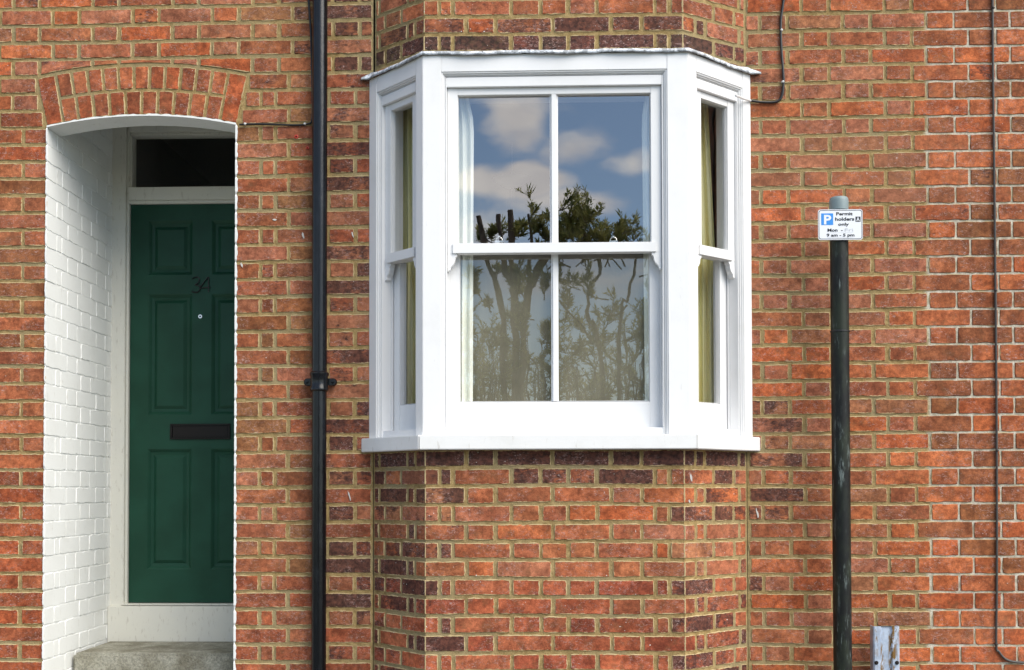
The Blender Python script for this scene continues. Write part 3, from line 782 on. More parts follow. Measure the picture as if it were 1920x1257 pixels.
# boards closing the bay head and sill
bd = MB(); Pin = [(WL+.01, .25), (WL+.02, .01), (WCL+.01, -.262), (WCR-.01, -.262), (WR-.02, .01), (WR-.01, .25)]
bd.prism_z(Pin, zT-.028, zT-.003); bd.build('head_board', M_WHITE, baywin); bd = MB(); bd.prism_z(Pin, zBt+.004, zBt+.03); bd.build('window_board', M_WHITE, baywin)
for s_, xa_, xb_ in ((1, WL+.012, X_(752, 400, .25)), (-1, WR-.012, X_(1343, 400, .25))):
    bd = MB(); bd.prism_z([(xa_, .0), (xb_, .25), (xb_-.01*s_, .26), (xa_-.008*s_, .0)], zBt+.03, zT-.03); bd.build('window_lining', M_CREAMP, baywin)

# ------------------------------------------------------------------ room behind the bay
M_ROOM, _, _ = mat('room_wall_paint', (.24, .22, .18, 1), .9)
rm_ = MB(); RX0, RX1, RY0, RY1, RZ0, RZ1 = -1.25, 3.2, .25, 4.4, .95, 3.70
def q4(a, b, c, d): rm_.add([a, b, c, d], [(0, 1, 2, 3)])
q4((RX0, RY1, RZ0), (RX1, RY1, RZ0), (RX1, RY1, RZ1), (RX0, RY1, RZ1)); q4((RX0, RY0, RZ0), (RX0, RY1, RZ0), (RX0, RY1, RZ1), (RX0, RY0, RZ1))
q4((RX1, RY0, RZ0), (RX1, RY1, RZ0), (RX1, RY1, RZ1), (RX1, RY0, RZ1)); q4((RX0, RY0, RZ1), (RX1, RY0, RZ1), (RX1, RY1, RZ1), (RX0, RY1, RZ1))
q4((RX0, RY0, RZ0), (RX1, RY0, RZ0), (RX1, RY1, RZ0), (RX0, RY1, RZ0))
q4((RX0, RY0, RZ0), (WL+.01, RY0, RZ0), (WL+.01, RY0, RZ1), (RX0, RY0, RZ1)); q4((WR-.01, RY0, RZ0), (RX1, RY0, RZ0), (RX1, RY0, RZ1), (WR-.01, RY0, RZ1))
q4((WL+.01, RY0, RZ0), (WR-.01, RY0, RZ0), (WR-.01, RY0, zBt+.02), (WL+.01, RY0, zBt+.02)); q4((WL+.01, RY0, zT-.02), (WR-.01, RY0, zT-.02), (WR-.01, RY0, RZ1), (WL+.01, RY0, RZ1))
q4((WL+.009, .0, zBt), (WL+.009, RY0, zBt), (WL+.009, RY0, zT), (WL+.009, .0, zT)); q4((WR-.009, .0, zBt), (WR-.009, RY0, zBt), (WR-.009, RY0, zT), (WR-.009, .0, zT))
rm_.build('room_interior', M_ROOM, house)
# upper shell so that light does not enter from behind
sh = MB(); sh.box(XL, XR, .95 if False else 4.6, 4.8, 0, ZT); sh.box(XL-.05, XL, .004, 4.8, 0, ZT); sh.box(XR, XR+.05, .004, 4.8, 0, ZT)
sh.build('rear_wall', M_MORTAR, house)
def slate():
    m, t, b = mat('roof_slate', rough=.6); c = mix(t, noise(t, 12, 4), (.05, .055, .065, 1), (.10, .10, .11, 1)); t.links.new(c, b.inputs['Base Color']); return m
rf = MB(); rf.prism([(0, 0), (0, 0)], 0, 0) if False else None
rf.add([(XL-.1, -.35, ZT), (XR+.1, -.35, ZT), (XR+.1, 2.4, ZT+1.7), (XL-.1, 2.4, ZT+1.7), (XL-.1, 5.1, ZT), (XR+.1, 5.1, ZT)], [(0, 1, 2, 3), (3, 2, 5, 4), (0, 3, 4), (1, 5, 2), (0, 4, 5, 1)])
rf.build('roof', slate(), house)

# ------------------------------------------------------------------ curtains, net, lamp
def cloth(name, col, col2=None, trans=.0, rough=.9):
    m, t, b = mat(name, col, rough, spec=.1)
    c = mix(t, ramp(t, noise(t, 4, 3, stretch=(3, 3, .6)), .35, .65), col, col2 or col); t.links.new(c, b.inputs['Base Color'])
    bump(t, b, noise(t, 400, 2), .15, .001)
    return m
M_CREAM = cloth('cream_curtain_cloth', (.86, .88, .80, 1), (.92, .92, .82, 1)); M_OLIVE = cloth('olive_curtain_cloth', (.78, .72, .36, 1), (.86, .82, .50, 1))
def curtain(pathpts, folds, amp, z0, z1, m, pinch=None, name='curtain'):
    mb = MB(); A = [Vector(p) for p in pathpts]; n = 60; nz = 24; V = []; F = []
    tot = [0]
    for a, b in zip(A, A[1:]): tot.append(tot[-1]+(b-a).length)
    def pos(s):
        s *= tot[-1]
        for i in range(len(A)-1):
            if s <= tot[i+1]+1e-9: return A[i].lerp(A[i+1], (s-tot[i])/(tot[i+1]-tot[i])), (A[i+1]-A[i]).normalized()
        return A[-1], (A[-1]-A[-2]).normalized()
    for j in range(nz+1):
        z = z0+(z1-z0)*j/nz
        for i in range(n+1):
            s = i/n; s2 = s
            if pinch: w = pinch(j/nz); s2 = w[0]+(w[1]-w[0])*s
            p, d = pos(s2); nn = Vector((-d.y, d.x))
            off = amp*(math.sin(s*folds*2*math.pi+.5*math.sin(j*.35))+.35*math.sin(s*folds*4.3*math.pi+1))
            p = p+nn*off; V.append((p.x, p.y, z))
    for j in range(nz):
        for i in range(n): a = j*(n+1)+i; F.append((a, a+1, a+n+2, a+n+1))
    mb.add(V, F); return mb.build(name, m, smooth='all', loc=(A[0].x, A[0].y, z0))
zc0, zc1 = zBt+.035, zT-.035
yc = -.165
c1 = curtain([(X_(842, 300, yc), yc), (X_(889, 300, yc), yc)], 3, .010, zc0, zc1, M_CREAM, pinch=lambda h: (0, .93+.07*h if h < .86 else 1-.9*(h-.86)/.14*.5))
tag(c1, 'pale cream curtain gathered behind the left edge of the wide front window', 'curtain', 'curtains in the bay window')
c2 = curtain([(X_(1203, 300, yc), yc), (X_(1243, 300, yc), yc)], 3, .010, zc0, zc1, M_CREAM, pinch=lambda h: (.12-.12*h if h < .86 else .35*(h-.86)/.14, 1))
tag(c2, 'pale cream curtain gathered behind the right edge of the wide front window', 'curtain', 'curtains in the bay window')
def along(A, B, a, b, d):
    M, L = local(A, B); return [tuple((M @ Vector((u, d, 0)))[:2]) for u in (a, b)]
c3 = curtain([(X_(755, 400, .06), .06), (X_(800, 400, .06), .05)], 3, .012, zc0, zc1, M_OLIVE)
tag(c3, 'olive curtain hanging inside the narrow left side window of the bay', 'curtain', 'curtains in the bay window')
c4 = curtain([(X_(1290, 400, .06), .05), (X_(1342, 400, .06), .06)], 3.4, .012, zc0, zc1, M_OLIVE, pinch=lambda h: (0, 1 if h < .5 else 1-.28*(h-.5)/.5))
tag(c4, 'olive green curtain hanging inside the narrow right side window of the bay', 'curtain', 'curtains in the bay window')
mnet = bpy.data.materials.new('net_voile'); mnet.use_nodes = True; t = mnet.node_tree; t.nodes.clear()
df = N(t, 'ShaderNodeBsdfDiffuse'); c = mix(t, ramp(t, noise(t, 3, 3), .3, .7), (.20, .185, .135, 1), (.28, .26, .195, 1)); t.links.new(c, df.inputs[0])
tl = N(t, 'ShaderNodeBsdfTransparent'); mxn = N(t, 'ShaderNodeMixShader', Fac=.86)
t.links.new(tl.outputs[0], mxn.inputs[1]); t.links.new(df.outputs[0], mxn.inputs[2]); oo = N(t, 'ShaderNodeOutputMaterial'); t.links.new(mxn.outputs[0], oo.inputs[0])
net = curtain([(WCL+.12, -.150), (WCR-.12, -.150)], 14, .0015, zl['gbot']-.03, zl['mr_b']+.01, mnet, name='net_curtain')
tag(net, 'grey beige net screen behind the lower panes of the wide front window', 'net curtain')
lamp = empty('ceiling_lamp', (X_(960, 345, 2.2), 2.2, 3.69)); tag(lamp, 'pale dish ceiling lamp faintly seen through the upper left pane', 'lamp')
M_LAMP, _, _ = mat('lamp_dish', (.85, .85, .82, 1), .4)
lb = MB(); lpz = Z_(960, 345, 2.2); lc = Vector((lamp.location.x, 2.2, lpz)); lb.lathe([(.0, -.02), (.05, -.02), (.115, .025), (.12, .03), (.11, .03), (.05, -.008), (.0, -.01)], lc, 'Z', 28); lb.build('lamp_shade', M_LAMP, lamp, smooth=True)
lb = MB(); lb.tube([lc+Vector((0, 0, -.24)), lc+Vector((0, 0, -.02))], .007, 8); lb.tube([lc+Vector((0, 0, 0)), Vector((lc.x, lc.y, 3.70))], .003, 6); lb.build('lamp_stem', M_LAMP, lamp)

# ------------------------------------------------------------------ downpipe
def pipe_mat():
    m, t, b = mat('black_gloss_pipe_paint', rough=.24, spec=.4)
    c = mix(t, ramp(t, noise(t, 30, 5, .7, stretch=(1, 1, .3)), .45, .7), (.003, .0035, .005, 1), (.008, .010, .014, 1))
    t.links.new(c, b.inputs['Base Color']); bump(t, b, noise(t, 90, 4, .6, stretch=(1, 1, .4)), .35, .002); return m
M_PIPE = pipe_mat()
dxp = X_(599, 500, -.055); zcol = Z_(600, 716, -.055)
dp = empty('downpipe', (dxp, -.055, 0)); tag(dp, 'black cast iron downpipe fixed to the wall between door and bay window', 'downpipe')
b = MB(); b.tube([(dxp, -.055, .05), (dxp, -.055, zcol)], .0315, 28); b.build('lower_pipe', M_PIPE, dp, smooth=True)
b = MB(); b.tube([(dxp, -.055, zcol), (dxp, -.055, bed(K1)-.05)], .0325, 28); b.build('upper_pipe', M_PIPE, dp, smooth=True)
b = MB(); b.lathe([(.034, -.042), (.040, -.036), (.040, -.028), (.0375, -.022), (.0375, .022), (.0405, .028), (.0405, .036), (.034, .043)], (dxp, -.055, zcol), 'Z', 28); b.build('collar', M_PIPE, dp, smooth=True)
for s_ in (-1, 1):
    b = MB(); b.lathe([(.0, -.012), (.014, -.012), (.017, -.008), (.017, .012)], (dxp+s_*.054, -.030, zcol), 'Y', 16)
    b.lathe([(.0, -.020), (.006, -.019), (.008, -.012)], (dxp+s_*.054, -.030, zcol), 'Y', 10)
    b.box(min(dxp+s_*.036, dxp+s_*.054), max(dxp+s_*.036, dxp+s_*.054), -.045, -.018, zcol-.015, zcol+.015)
    b.box(dxp+s_*.054-.008, dxp+s_*.054+.008, -.022, .006, zcol-.008, zcol+.008)
    b.build('bracket', M_PIPE, dp, bevel=.0015, smooth=True)

# ------------------------------------------------------------------ cables
def cable(name, pix, Y, rad, m, label, clips=(), clipm=None, group=None, hub=None):
    P = spline([at(x, y, Y if not isinstance(Y, list) else Y[i]) for i, (x, y) in enumerate(pix)], 5)
    root = empty(name, P[0]); tag(root, label, 'cable', group)
    b = MB(); b.tube(P, rad, 8); b.build('wire', m, root, smooth=True)
    for (x, y) in clips:
        p = at(x, y, -.008); c = MB(); c.lathe([(.0, -.010), (.004, -.009), (.0055, -.004), (.0055, .006)], p, 'Y', 10); c.box(p.x-.006, p.x+.006, p.y-.003, p.y+.006, p.z-.0035, p.z+.0035)
        c.build('cable_clip', clipm or M_CLIP, root)
    return root
M_CABLE, _, _ = mat('black_cable', (.012, .012, .013, 1), .45); M_CLIP, _, _ = mat('white_clip', (.7, .7, .68, 1), .5)
M_GREYC, _, _ = mat('grey_cable', (.055, .05, .045, 1), .5); M_WC = white_paint('white_cable', (.72, .72, .72, 1))
cable('wall_cable', [(580, -60), (579, 0), (583, 60), (585, 130), (586, 185), (585, 226), (576, 233), (555, 235), (520, 234), (480, 233), (449, 234)], -.008, .0046, M_CABLE, 'black cable beside the downpipe that turns left to the top of the door arch', [(460, 233), (572, 233)])
cable('wall_cable', [(1470, -60), (1469, 0), (1464, 40), (1465, 90), (1468, 130), (1469, 155), (1466, 180), (1456, 191), (1430, 192), (1407, 189)], -.008, .0056, M_CABLE, 'black cable dropping beside the bay window and bending left into its frame', [(1465, 57), (1468, 154)])
rc = cable('wall_cable', [(1861, -60), (1861, 0), (1862, 150), (1864, 300), (1866, 500), (1868, 700), (1869, 900), (1869, 1100), (1868, 1208), (1873, 1222), (1884, 1235), (1900, 1241), (1925, 1243)], -.007, .0052, M_GREYC, 'thin dark grey cable running down the far right wall and curving right near the bottom', [(1862, 15), (1867, 545), (1870, 845), (1868, 1208)], M_GREYC)
b = MB(); b.tube(spline([at(1407, 189, -.012), at(1396, 186, -.06), at(1386, 182, -.10), at(1379, 180, -.13)], 5), .005, 8)
tag(b.build('frame_cable', M_WC, smooth=True, loc=at(1407, 189, -.012)), 'short white painted cable tail on the right end of the bay window frame', 'cable')

# wall plugs
M_PLUG, _, _ = mat('red_wall_plug', (.55, .05, .03, 1), .5); M_HOLE, _, _ = mat('hole_dark', (.01, .006, .005, 1), .9)
for (x, y, r, lb_) in ((556, 257, .0085, 'bright red wall plug in a brick left of the downpipe'), (577, 278, .006, 'small dull wall plug hole partly beside the downpipe, lower of the two')):
    p = at(x, y, 0); b = MB(); b.lathe([(r, .004), (r, -.005), (r*.55, -.006), (r*.5, .001)], p, 'Y', 16); b.lathe([(r*.5, .001), (.0001, .001)], p, 'Y', 16, 1)
    tag(b.build('wall_plug', [M_PLUG, M_HOLE], smooth=True, loc=p), lb_, 'wall plug', 'wall plugs')

# ------------------------------------------------------------------ permit sign on a post
def post_mat():
    m, t, b = mat('weathered_black_post_paint', rough=.5)
    tc = N(t, 'ShaderNodeTexCoord')
    b.inputs['Specular IOR Level'].default_value = .3; c = mix(t, ramp(t, noise(t, 14, 5, .6, stretch=(1, 1, .5)), .4, .65), (.005, .006, .006, 1), (.016, .022, .013, 1))
    st_ = noise(t, 60, 5, .75, stretch=(1, 1, .16)); pt = noise(t, 5, 3)
    f = math_(t, 'MULTIPLY', ramp(t, st_, .52, .68), ramp(t, pt, .42, .60))
    c = mix(t, math_(t, 'MULTIPLY', f, .8), c, (.17, .21, .20, 1)); t.links.new(c, b.inputs['Base Color'])
    sp = ramp(t, noise(t, 90, 4, .7, stretch=(1, 1, .25)), .72, .76); c2 = mix(t, sp, c, (.62, .62, .58, 1)); t.links.new(c2, b.inputs['Base Color'])
    bump(t, b, st_, .4, .002); return m
YP = -.14; pxp = X_(1575.5, 700, YP); prad = (X_(1592.5, 700, YP)-X_(1558.5, 700, YP))/2
sp_ = empty('sign_post', (pxp, YP, 0)); tag(sp_, 'weathered black post with grey cap holding the parking permit sign', 'sign post')
zpt = Z_(1575, 373, YP); zcap = Z_(1575, 392, YP)
b = MB(); b.tube([(pxp, YP, 0), (pxp, YP, zpt-.01)], prad, 32); b.build('pole', post_mat(), sp_, smooth=True)
M_CAP, _, _ = mat('grey_plastic_cap', (.20, .26, .27, 1), .5)
b = MB(); b.lathe([(prad*1.03, -.05), (prad*1.06, -.012), (prad*1.0, 0), (prad*.9, .004), (0, .005)], (pxp, YP, zpt), 'Z', 32); b.build('cap', M_CAP, sp_, smooth=True)
zti = Z_(1575, 622, YP); b = MB(); b.lathe([(prad+.001, -.004), (prad+.0025, -.003), (prad+.0025, .003), (prad+.001, .004)], (pxp, YP, zti), 'Z', 32)
b.tube([(pxp+prad, YP-.004, zti), (pxp+prad+.018, YP-.012, zti+.004)], .0016, 6); b.build('cable_tie', M_CABLE, sp_)
# sign
YS = YP-prad-.008
sx0, sx1, sz0, sz1 = X_(1534, 420, YS), X_(1617.5, 420, YS), Z_(1575, 450, YS), Z_(1575, 393, YS)
sign = empty('parking_sign', ((sx0+sx1)/2, YS, sz0)); tag(sign, 'small white permit holders parking sign with blue P on the black post', 'sign')
def rrect(x0, x1, z0, z1, r, n=5):
    pts = []
    for cx, cz, a0 in ((x1-r, z1-r, 0), (x0+r, z1-r, 90), (x0+r, z0+r, 180), (x1-r, z0+r, 270)):
        for i in range(n+1): a = R(a0+90*i/n); pts.append((cx+r*math.cos(a), cz+r*math.sin(a)))
    return pts
M_SW, _, _ = mat('sign_white', (.78, .80, .84, 1), .35); M_SK, _, _ = mat('sign_black', (.02, .022, .026, 1), .4); M_SB, _, _ = mat('sign_blue', (.035, .26, .72, 1), .35); M_SG, _, _ = mat('sign_ghost_grey', (.50, .52, .54, 1), .4)
b = MB(); b.prism(rrect(sx0, sx1, sz0, sz1, .010), YS, YS+.004); b.build('plate', M_SW, sign)
W_ = sx1-sx0; H_ = sz1-sz0
def SX_(u): return sx0+(u-105)/(692-105)*W_
def SZ_(v): return sz1-(v-368)/(780-368)*H_
b = MB(); o_ = rrect(SX_(113), SX_(685), SZ_(770), SZ_(378), .009); i_ = rrect(SX_(120), SX_(678), SZ_(763), SZ_(385), .008)
n = len(o_); b.add([(x, YS-.0004, z) for x, z in o_+i_], [(k, (k+1) % n, (k+1) % n+n, k+n) for k in range(n)]); b.build('border', M_SK, sign)
def quad(mb, u0, u1, v0, v1, y): mb.add([(SX_(u0), y, SZ_(v1)), (SX_(u1), y, SZ_(v1)), (SX_(u1), y, SZ_(v0)), (SX_(u0), y, SZ_(v0))], [(0, 1, 2, 3)])
b = MB(); quad(b, 146, 304, 420, 578, YS-.0005); b.build('blue_square', M_SB, sign)
b = MB(); quad(b, 598, 664, 468, 538, YS-.0005); b.build('black_square', M_SK, sign)
def text(s, u, v0, v1, m, y, bold=.0, width=None, align='LEFT'):
    c = bpy.data.curves.new('lettering', 'FONT'); c.body = s; c.size = 1; c.offset = bold; c.resolution_u = 3
    o = bpy.data.objects.new('t', c); COL.objects.link(o)
    dg_ = bpy.context.evaluated_depsgraph_get(); me = bpy.data.meshes.new_from_object(o.evaluated_get(dg_)); bpy.data.objects.remove(o)
    xs = [p.co.x for p in me.vertices]; ys = [p.co.y for p in me.vertices]
    s_ = (SZ_(v0)-SZ_(v1))/.72                     # cap height of the built-in face
    wx = (SX_(width[1])-SX_(width[0]))/(max(xs)-min(xs)) if width else s_
    x0_ = SX_(width[0]) if width else SX_(u)
    for p in me.vertices:
        x, yy = p.co.x, p.co.y; p.co = ((x-min(xs))*wx+x0_, y, SZ_(v1)+yy*s_)
    me.transform(Matrix.Translation(-sign.location)); me.materials.append(m)
    ob = bpy.data.objects.new('lettering', me); COL.objects.link(ob); ob.parent = sign; return ob
ty = YS-.0008
text('P', 0, 440, 565, M_SW, ty, .03, (182, 278))
text('Permit', 0, 405, 447, M_SK, ty, .03, (344, 562)); text('holders', 0, 475, 520, M_SK, ty, .03, (330, 582))
text('only', 0, 548, 588, M_SK, ty, .03, (368, 512)); text('A', 0, 476, 530, M_SW, ty, .02, (608, 654))
text('Mon  -', 0, 625, 668, M_SK, ty, .03, (228, 428)); text('Fri', 0, 625, 668, M_SG, ty, .0, (455, 565))
text('9 am - 5 pm', 0, 695, 735, M_SK, ty, .03, (215, 582))
for (u0, u1, v0, v1) in ((232, 560, 683, 685), (222, 560, 746, 748)): b = MB(); quad(b, u0, u1, v0, v1, YS-.0006); b.build('sticker_edge', M_SG, sign)
for z in (sz0+.03, sz1-.03): b = MB(); b.lathe([(prad+.001, -.008), (prad+.004, -.008), (prad+.004, .008), (prad+.001, .008)], (pxp, YP, z), 'Z', 28); b.build('clamp', M_CAP, sign)

# ------------------------------------------------------------------ galvanised bollard
def galv():
    m, t, b = mat('galvanised_steel', rough=.5, metal=.35)
    c = mix(t, ramp(t, noise(t, 22, 4, .6), .35, .65), (.38, .46, .58, 1), (.56, .64, .76, 1))
    ru = math_(t, 'MULTIPLY', ramp(t, noise(t, 55, 5, .75, stretch=(1, 1, .3)), .46, .56), ramp(t, noise(t, 12, 2, .5, stretch=(1.6, 1, .1)), .46, .56))
    c = mix(t, ru, c, (.22, .12, .03, 1)); t.links.new(c, b.inputs['Base Color']); return m
YG = -.10; gx0, gx1 = X_(1637.5, 1220, YG), X_(1687.5, 1220, YG); gz = Z_(1662, 1175, YG); gw = gx1-gx0
gp = empty('steel_post', ((gx0+gx1)/2, YG, 0)); tag(gp, 'short galvanised steel channel post with rust at the bottom right of the wall', 'post')
b = MB(); prof = []
outer = [(0, .0), (.004, -.002), (.020, -.002), (.030, .030), (.046, .034), (gw-.046, .034), (gw-.030, .030), (gw-.020, -.002), (gw-.004, -.002), (gw, 0)]
outer = [(0, .050), (.0, .006), (.006, .0), (.030, .0), (.038, .010), (gw-.038, .010), (gw-.030, .0), (gw-.006, .0), (gw, .006), (gw, .050)]
inner = [(x*(1-.008/gw)+.004, y+.004) for x, y in outer]; poly = [(gx0+x, YG+y) for x, y in outer]+[(gx0+x, YG+y) for x, y in reversed(inner)]
b.prism_z(poly, 0, gz); b.build('channel', galv(), gp, bevel=.001)
for px in (1643.5, 1682):
    b = MB(); p = at(px, 1243, YG-.001); b.lathe([(.0, -.006), (.006, -.005), (.0085, 0), (.0085, .004)], p, 'Y', 12); b.build('bolt', M_HOLE, gp, smooth=True)

# ------------------------------------------------------------------ street
def ground_mat(name, a, b2, sc=8, bumpd=.01):
    m, t, b = mat(name, rough=.9); c = mix(t, ramp(t, noise(t, sc, 6, .65), .3, .7), a, b2)
    c = mix(t, 1., c, mix(t, ramp(t, noise(t, sc*22, 4, .7), .3, .7), (.7, .7, .7, 1), (1.25, 1.25, 1.25, 1)), 'MULTIPLY'); t.links.new(c, b.inputs['Base Color']); bump(t, b, noise(t, sc*22, 4), .5, bumpd); return m
M_SOIL = ground_mat('grass_ground', (.035, .055, .02, 1), (.06, .085, .03, 1), 3); M_ASPH = ground_mat('asphalt', (.045, .045, .047, 1), (.07, .07, .07, 1)); M_PAV = ground_mat('paving', (.22, .21, .19, 1), (.33, .31, .28, 1), 4)
def slab(name, x0, x1, y0, y1, z0, z1, m, kind='structure'):
    b = MB(); b.box(x0, x1, y0, y1, z0, z1); o = b.build(name, m, loc=((x0+x1)/2, (y0+y1)/2, z0)); o['kind'] = kind; return o
slab('ground', -400, 400, -400, 400, -.35, -.13, M_SOIL)
slab('road', -60, 60, -7.0, -1.65, -.125, -.12, M_ASPH)
slab('pavement', -60, 60, -1.5, .003, -.13, 0, M_PAV); slab('kerb', -60, 60, -1.65, -1.502, -.13, .004, M_CONC)
slab('far_pavement', -60, 60, -8.3, -7.152, -.13, 0, M_PAV); slab('far_kerb', -60, 60, -7.15, -7.0, -.13, .004, M_CONC)

# ------------------------------------------------------------------ planting across the street (mirrored in the glass)
def bark():
    m, t, b = mat('bark', rough=.9); c = mix(t, ramp(t, noise(t, 25, 5, .7, stretch=(1, 1, .3)), .35, .65), (.10, .072, .05, 1), (.30, .22, .15, 1)); t.links.new(c, b.inputs['Base Color']); bump(t, b, noise(t, 40, 5, stretch=(1, 1, .3)), .8, .01); return m
def leafm():
    m, t, b = mat('leaf_green', rough=.5)
    oi = N(t, 'ShaderNodeTexCoord'); c = mix(t, ramp(t, noise(t, 9, 3), .35, .65), (.15, .18, .04, 1), (.50, .46, .16, 1)); c = mix(t, ramp(t, noise(t, 30, 2), .6, .7), c, (.16, .15, .06, 1)); t.links.new(c, b.inputs['Base Color'])
    tl = N(t, 'ShaderNodeBsdfTranslucent'); t.links.new(c, tl.inputs[0]); mx = N(t, 'ShaderNodeMixShader', Fac=.45)
    t.links.new(b.outputs[0], mx.inputs[1]); t.links.new(tl.outputs[0], mx.inputs[2]); t.links.new(mx.outputs[0], t.nodes['Material Output'].inputs[0]); return m
M_BARK, M_LEAF = bark(), leafm()
MIR = -.225                                    # plane of the upper panes
def vm(px, py, Yd):                             # where a thing seen mirrored in the front panes stands
    d = ray(px, py); s = (MIR-CAM.y)/d.y; p = CAM+d*s; d2 = Vector((d.x, -d.y, d.z)); s2 = (Yd-MIR)/d2.y; return p+d2*s2
def leaf(mb, p, d, l, w):
    d = d.normalized(); e = d.cross(Vector((rnd(-1, 1), rnd(-1, 1), rnd(-1, 1)))).normalized()*w
    mb.add([p, p+d*l*.45+e, p+d*l, p+d*l*.45-e], [(0, 1, 2, 3)])
def twig(lv, br, p, d, length, r, depth, dens=1.0):
    pts = [p.copy()]; n = 5
    for i in range(n):
        d = (d+Vector((rnd(-.28, .28), rnd(-.28, .28), rnd(-.12, .22)))).normalized(); p = p+d*(length/n); pts.append(p.copy())
        if depth > 0 and rnd(0, 1) < .75: twig(lv, br, p, (d+Vector((rnd(-.9, .9), rnd(-.9, .9), rnd(-.2, .6)))).normalized(), length*.55, r*.55, depth-1, dens)
        if depth <= 1:
            for _ in range(max(1, int(2.2*dens+rnd(0, 1)))): leaf(lv, p, d*.9+Vector((rnd(-1, 1), rnd(-1, 1), rnd(-.6, .9))), rnd(.05, .10), rnd(.006, .010))
    br.tube(pts, [max(.0022, r*(1-.6*i/n)) for i in range(n+1)], 6)
YT = -9.4
def plant(name, label, cat, base, stems, group='shrubs across the street', dens=1.0, depth=2, stubs=()):
    root = empty(name, base); tag(root, label, cat, group)
    lv, br = MB(), MB()
    for (pts, r0, r1) in stubs:
        P = spline(pts, 4); n = len(P); P = [p+Vector((rnd(-.02, .02), rnd(-.02, .02), 0)) for p in P]; r0 *= .48; r1 *= .62; br.tube(P, [r0+(r1-r0)*i/(n-1) for i in range(n)], 9)
    for i_, (p, d, l, r) in enumerate(stems):
        if not stubs: q = Vector(p); br.tube(spline([base+Vector((rnd(-.05, .05), rnd(-.05, .05), 0)), base.lerp(q, .5)+Vector((rnd(-.1, .1), 0, -.1)), q], 3), .008, 5)
    for p, d, l, r in stems: twig(lv, br, Vector(p), Vector(d).normalized(), l, r, depth, dens)
    br.build('trunk', M_BARK, root, smooth=True)
    if lv.v: lv.build('crown', M_LEAF, root)
    return root
g0 = -.12
def gp_(px): return Vector((vm(px, 700, YT).x, YT, g0))
# pollarded tree with cut stubs
B = gp_(975)
def sc(px, py, dy=0): q = vm(px, py, YT+dy); return q
stb = [([B+Vector((-.10, 0, 0)), sc(965, 640), sc(960, 520), sc(962, 395)], .11, .055), ([B, sc(985, 620), sc(1000, 520), sc(1032, 470), sc(1048, 430)], .10, .05),
       ([B+Vector((-.05, .1, 0)), sc(940, 600), sc(915, 500), sc(895, 406)], .09, .045), ([B, sc(968, 600), sc(945, 500), sc(940, 402)], .08, .045), ([sc(975, 600), sc(995, 500), sc(993, 402)], .06, .03)]
stm = []
for px, py in ((880, 560), (890, 640), (915, 660), (930, 520), (945, 640), (970, 560), (990, 640), (1005, 600), (1020, 560), (1015, 640), (1025, 500), (905, 455), (925, 460), (940, 448), (960, 455), (975, 445), (990, 450), (1000, 440), (1015, 455), (950, 560), (920, 580), (985, 560), (1010, 520), (900, 560)):
    stm.append((sc(px, py, rnd(-.3, .3)), (rnd(-.6, .6), rnd(-.4, .4), rnd(.0, .6)), rnd(.16, .27), .009))
stm.append((sc(985, 425), (.5, 0, .6), .30, .008)); stm.append((sc(1010, 405), (.8, 0, .2), .35, .010))
plant('pollarded_tree', 'pollarded tree with cut upright stubs mirrored in the left panes', 'tree', B, stm, 'trees across the street', 1.0, 2, stb)
B = gp_(1150)
stb = [([B, sc(1125, 660), sc(1105, 600), sc(1110, 540), sc(1125, 500), sc(1095, 440)], .07, .03), ([B, sc(1160, 620), sc(1180, 560), sc(1190, 500), sc(1170, 440)], .06, .02),
       ([sc(1130, 660), sc(1100, 620), sc(1060, 580), sc(1050, 560)], .03, .015), ([sc(1180, 570), sc(1150, 590), sc(1125, 580)], .03, .01)]
stm = []
for _ in range(20):
    px = rnd(1052, 1150); py = 480-rnd(0, 1)*(45 if px < 1120 else 18); stm.append((sc(px, py, rnd(-.4, .4)), (rnd(-.6, .6), rnd(-.5, .5), rnd(.2, 1)), rnd(.20, .32), .008))
for px, py in ((1055, 490), (1070, 500), (1090, 495), (1115, 490), (1145, 500), (1170, 495), (1190, 490), (1215, 560), (1130, 620), (1090, 660), (1060, 680), (1060, 520), (1075, 640), (1100, 500), (1120, 640), (1135, 500), (1155, 640), (1180, 640), (1200, 660), (1210, 500), (1060, 600), (1090, 540), (1140, 560), (1200, 520), (1210, 600), (1080, 500), (1165, 500)): stm.append((sc(px, py), (rnd(-1, 1), 0, rnd(.0, .8)), .3, .009))
plant('olive_tree', 'bushy small leaved tree mirrored in the right panes', 'tree', B, stm, 'trees across the street', 1.0, 2, stb)
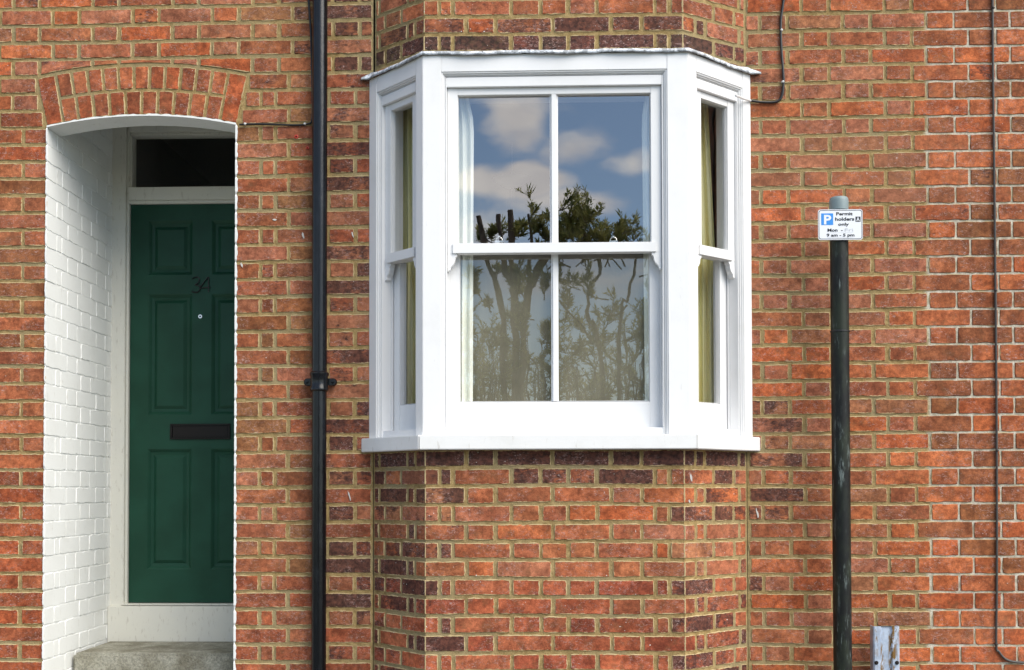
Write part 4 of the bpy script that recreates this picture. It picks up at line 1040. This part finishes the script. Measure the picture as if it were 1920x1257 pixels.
for px, lab in ((870, 'leftmost evergreen shrub of the hedge line across the street'), (960, 'evergreen shrub below the pollarded tree across the street'), (1060, 'evergreen shrub between the two trees across the street'), (1150, 'evergreen shrub below the bushy olive tree across the street'), (1240, 'rightmost evergreen shrub of the hedge line across the street')):
    stm = []
    for _ in range(60):
        q = sc(px+rnd(-60, 60), 0, 0); zz = rnd(.5, Z_H-.25) if (Z_H := vm(1043, 640, YT).z) else 0
        stm.append(((q.x, YT+rnd(-.55, .25), zz), (rnd(-1, 1), rnd(-.6, 1), rnd(-.1, .8)), rnd(.28, .45), .008))
    plant('evergreen_shrub', lab, 'shrub', Vector((sc(px, 0).x, YT-.2, g0)), stm, 'hedge shrubs across the street', 1.3, 1)

# taller garden trees further back
for px, top, w in ((820, 560, 1.6), (905, 600, 1.4), (1000, 585, 1.5), (1090, 610, 1.4), (1180, 575, 1.5), (1270, 555, 1.7)):
    q = vm(px, top, -17.0); b0 = Vector((q.x, -17.0, g0)); stm = []
    for _ in range(55):
        a, h = rnd(0, 6.28), rnd(0, 1); rr = w*.5*math.sqrt(max(.05, 1-(h-.35)**2*1.9))*rnd(.3, 1)
        stm.append(((q.x+rr*math.cos(a), -17.0+rr*math.sin(a), 1.2+(q.z-1.4)*h), (math.cos(a), math.sin(a), rnd(-.1, .9)), rnd(.35, .55), .010))
    plant('garden_tree', 'garden tree behind the hedge mirrored in the glass, ' + ('leftmost of six', 'second of six from the left', 'third of six from the left', 'third of six from the right', 'second of six from the right', 'rightmost of six')[(820, 905, 1000, 1090, 1180, 1270).index(px)], 'tree', b0, stm, 'garden trees behind the hedge', 2.2, 1)

# flecks of old white paint on the bricks
M_FLECK, _, _ = mat('white_paint_fleck', (.58, .56, .52, 1), .8)
for (x, y, hh, ww, Y) in ((515, 412, 4, 9, 0), (568, 442, 13, 5, 0), (453, 497, 10, 4, 0), (655, 930, 20, 3, 0), (1420, 962, 20, 3.5, 0), (1296, 895, 14, 4, YB), (1293, 940, 8, 3, YB), (661, 440, 12, 3, 0)):
    n = 9; P = []
    for i in range(n):
        a = 2*math.pi*i/n; q = rnd(.6, 1.2); P.append(at(x+ww*.5*q*math.cos(a)+hh*.12*math.sin(a), y+hh*.5*q*math.sin(a), Y-.0045))
    b = MB(); b.add(P+[p+Vector((0, .003, 0)) for p in P], [tuple(range(n))]+[(i, (i+1) % n, (i+1) % n+n, i+n) for i in range(n)]); b.build('paint_fleck', M_FLECK, house)
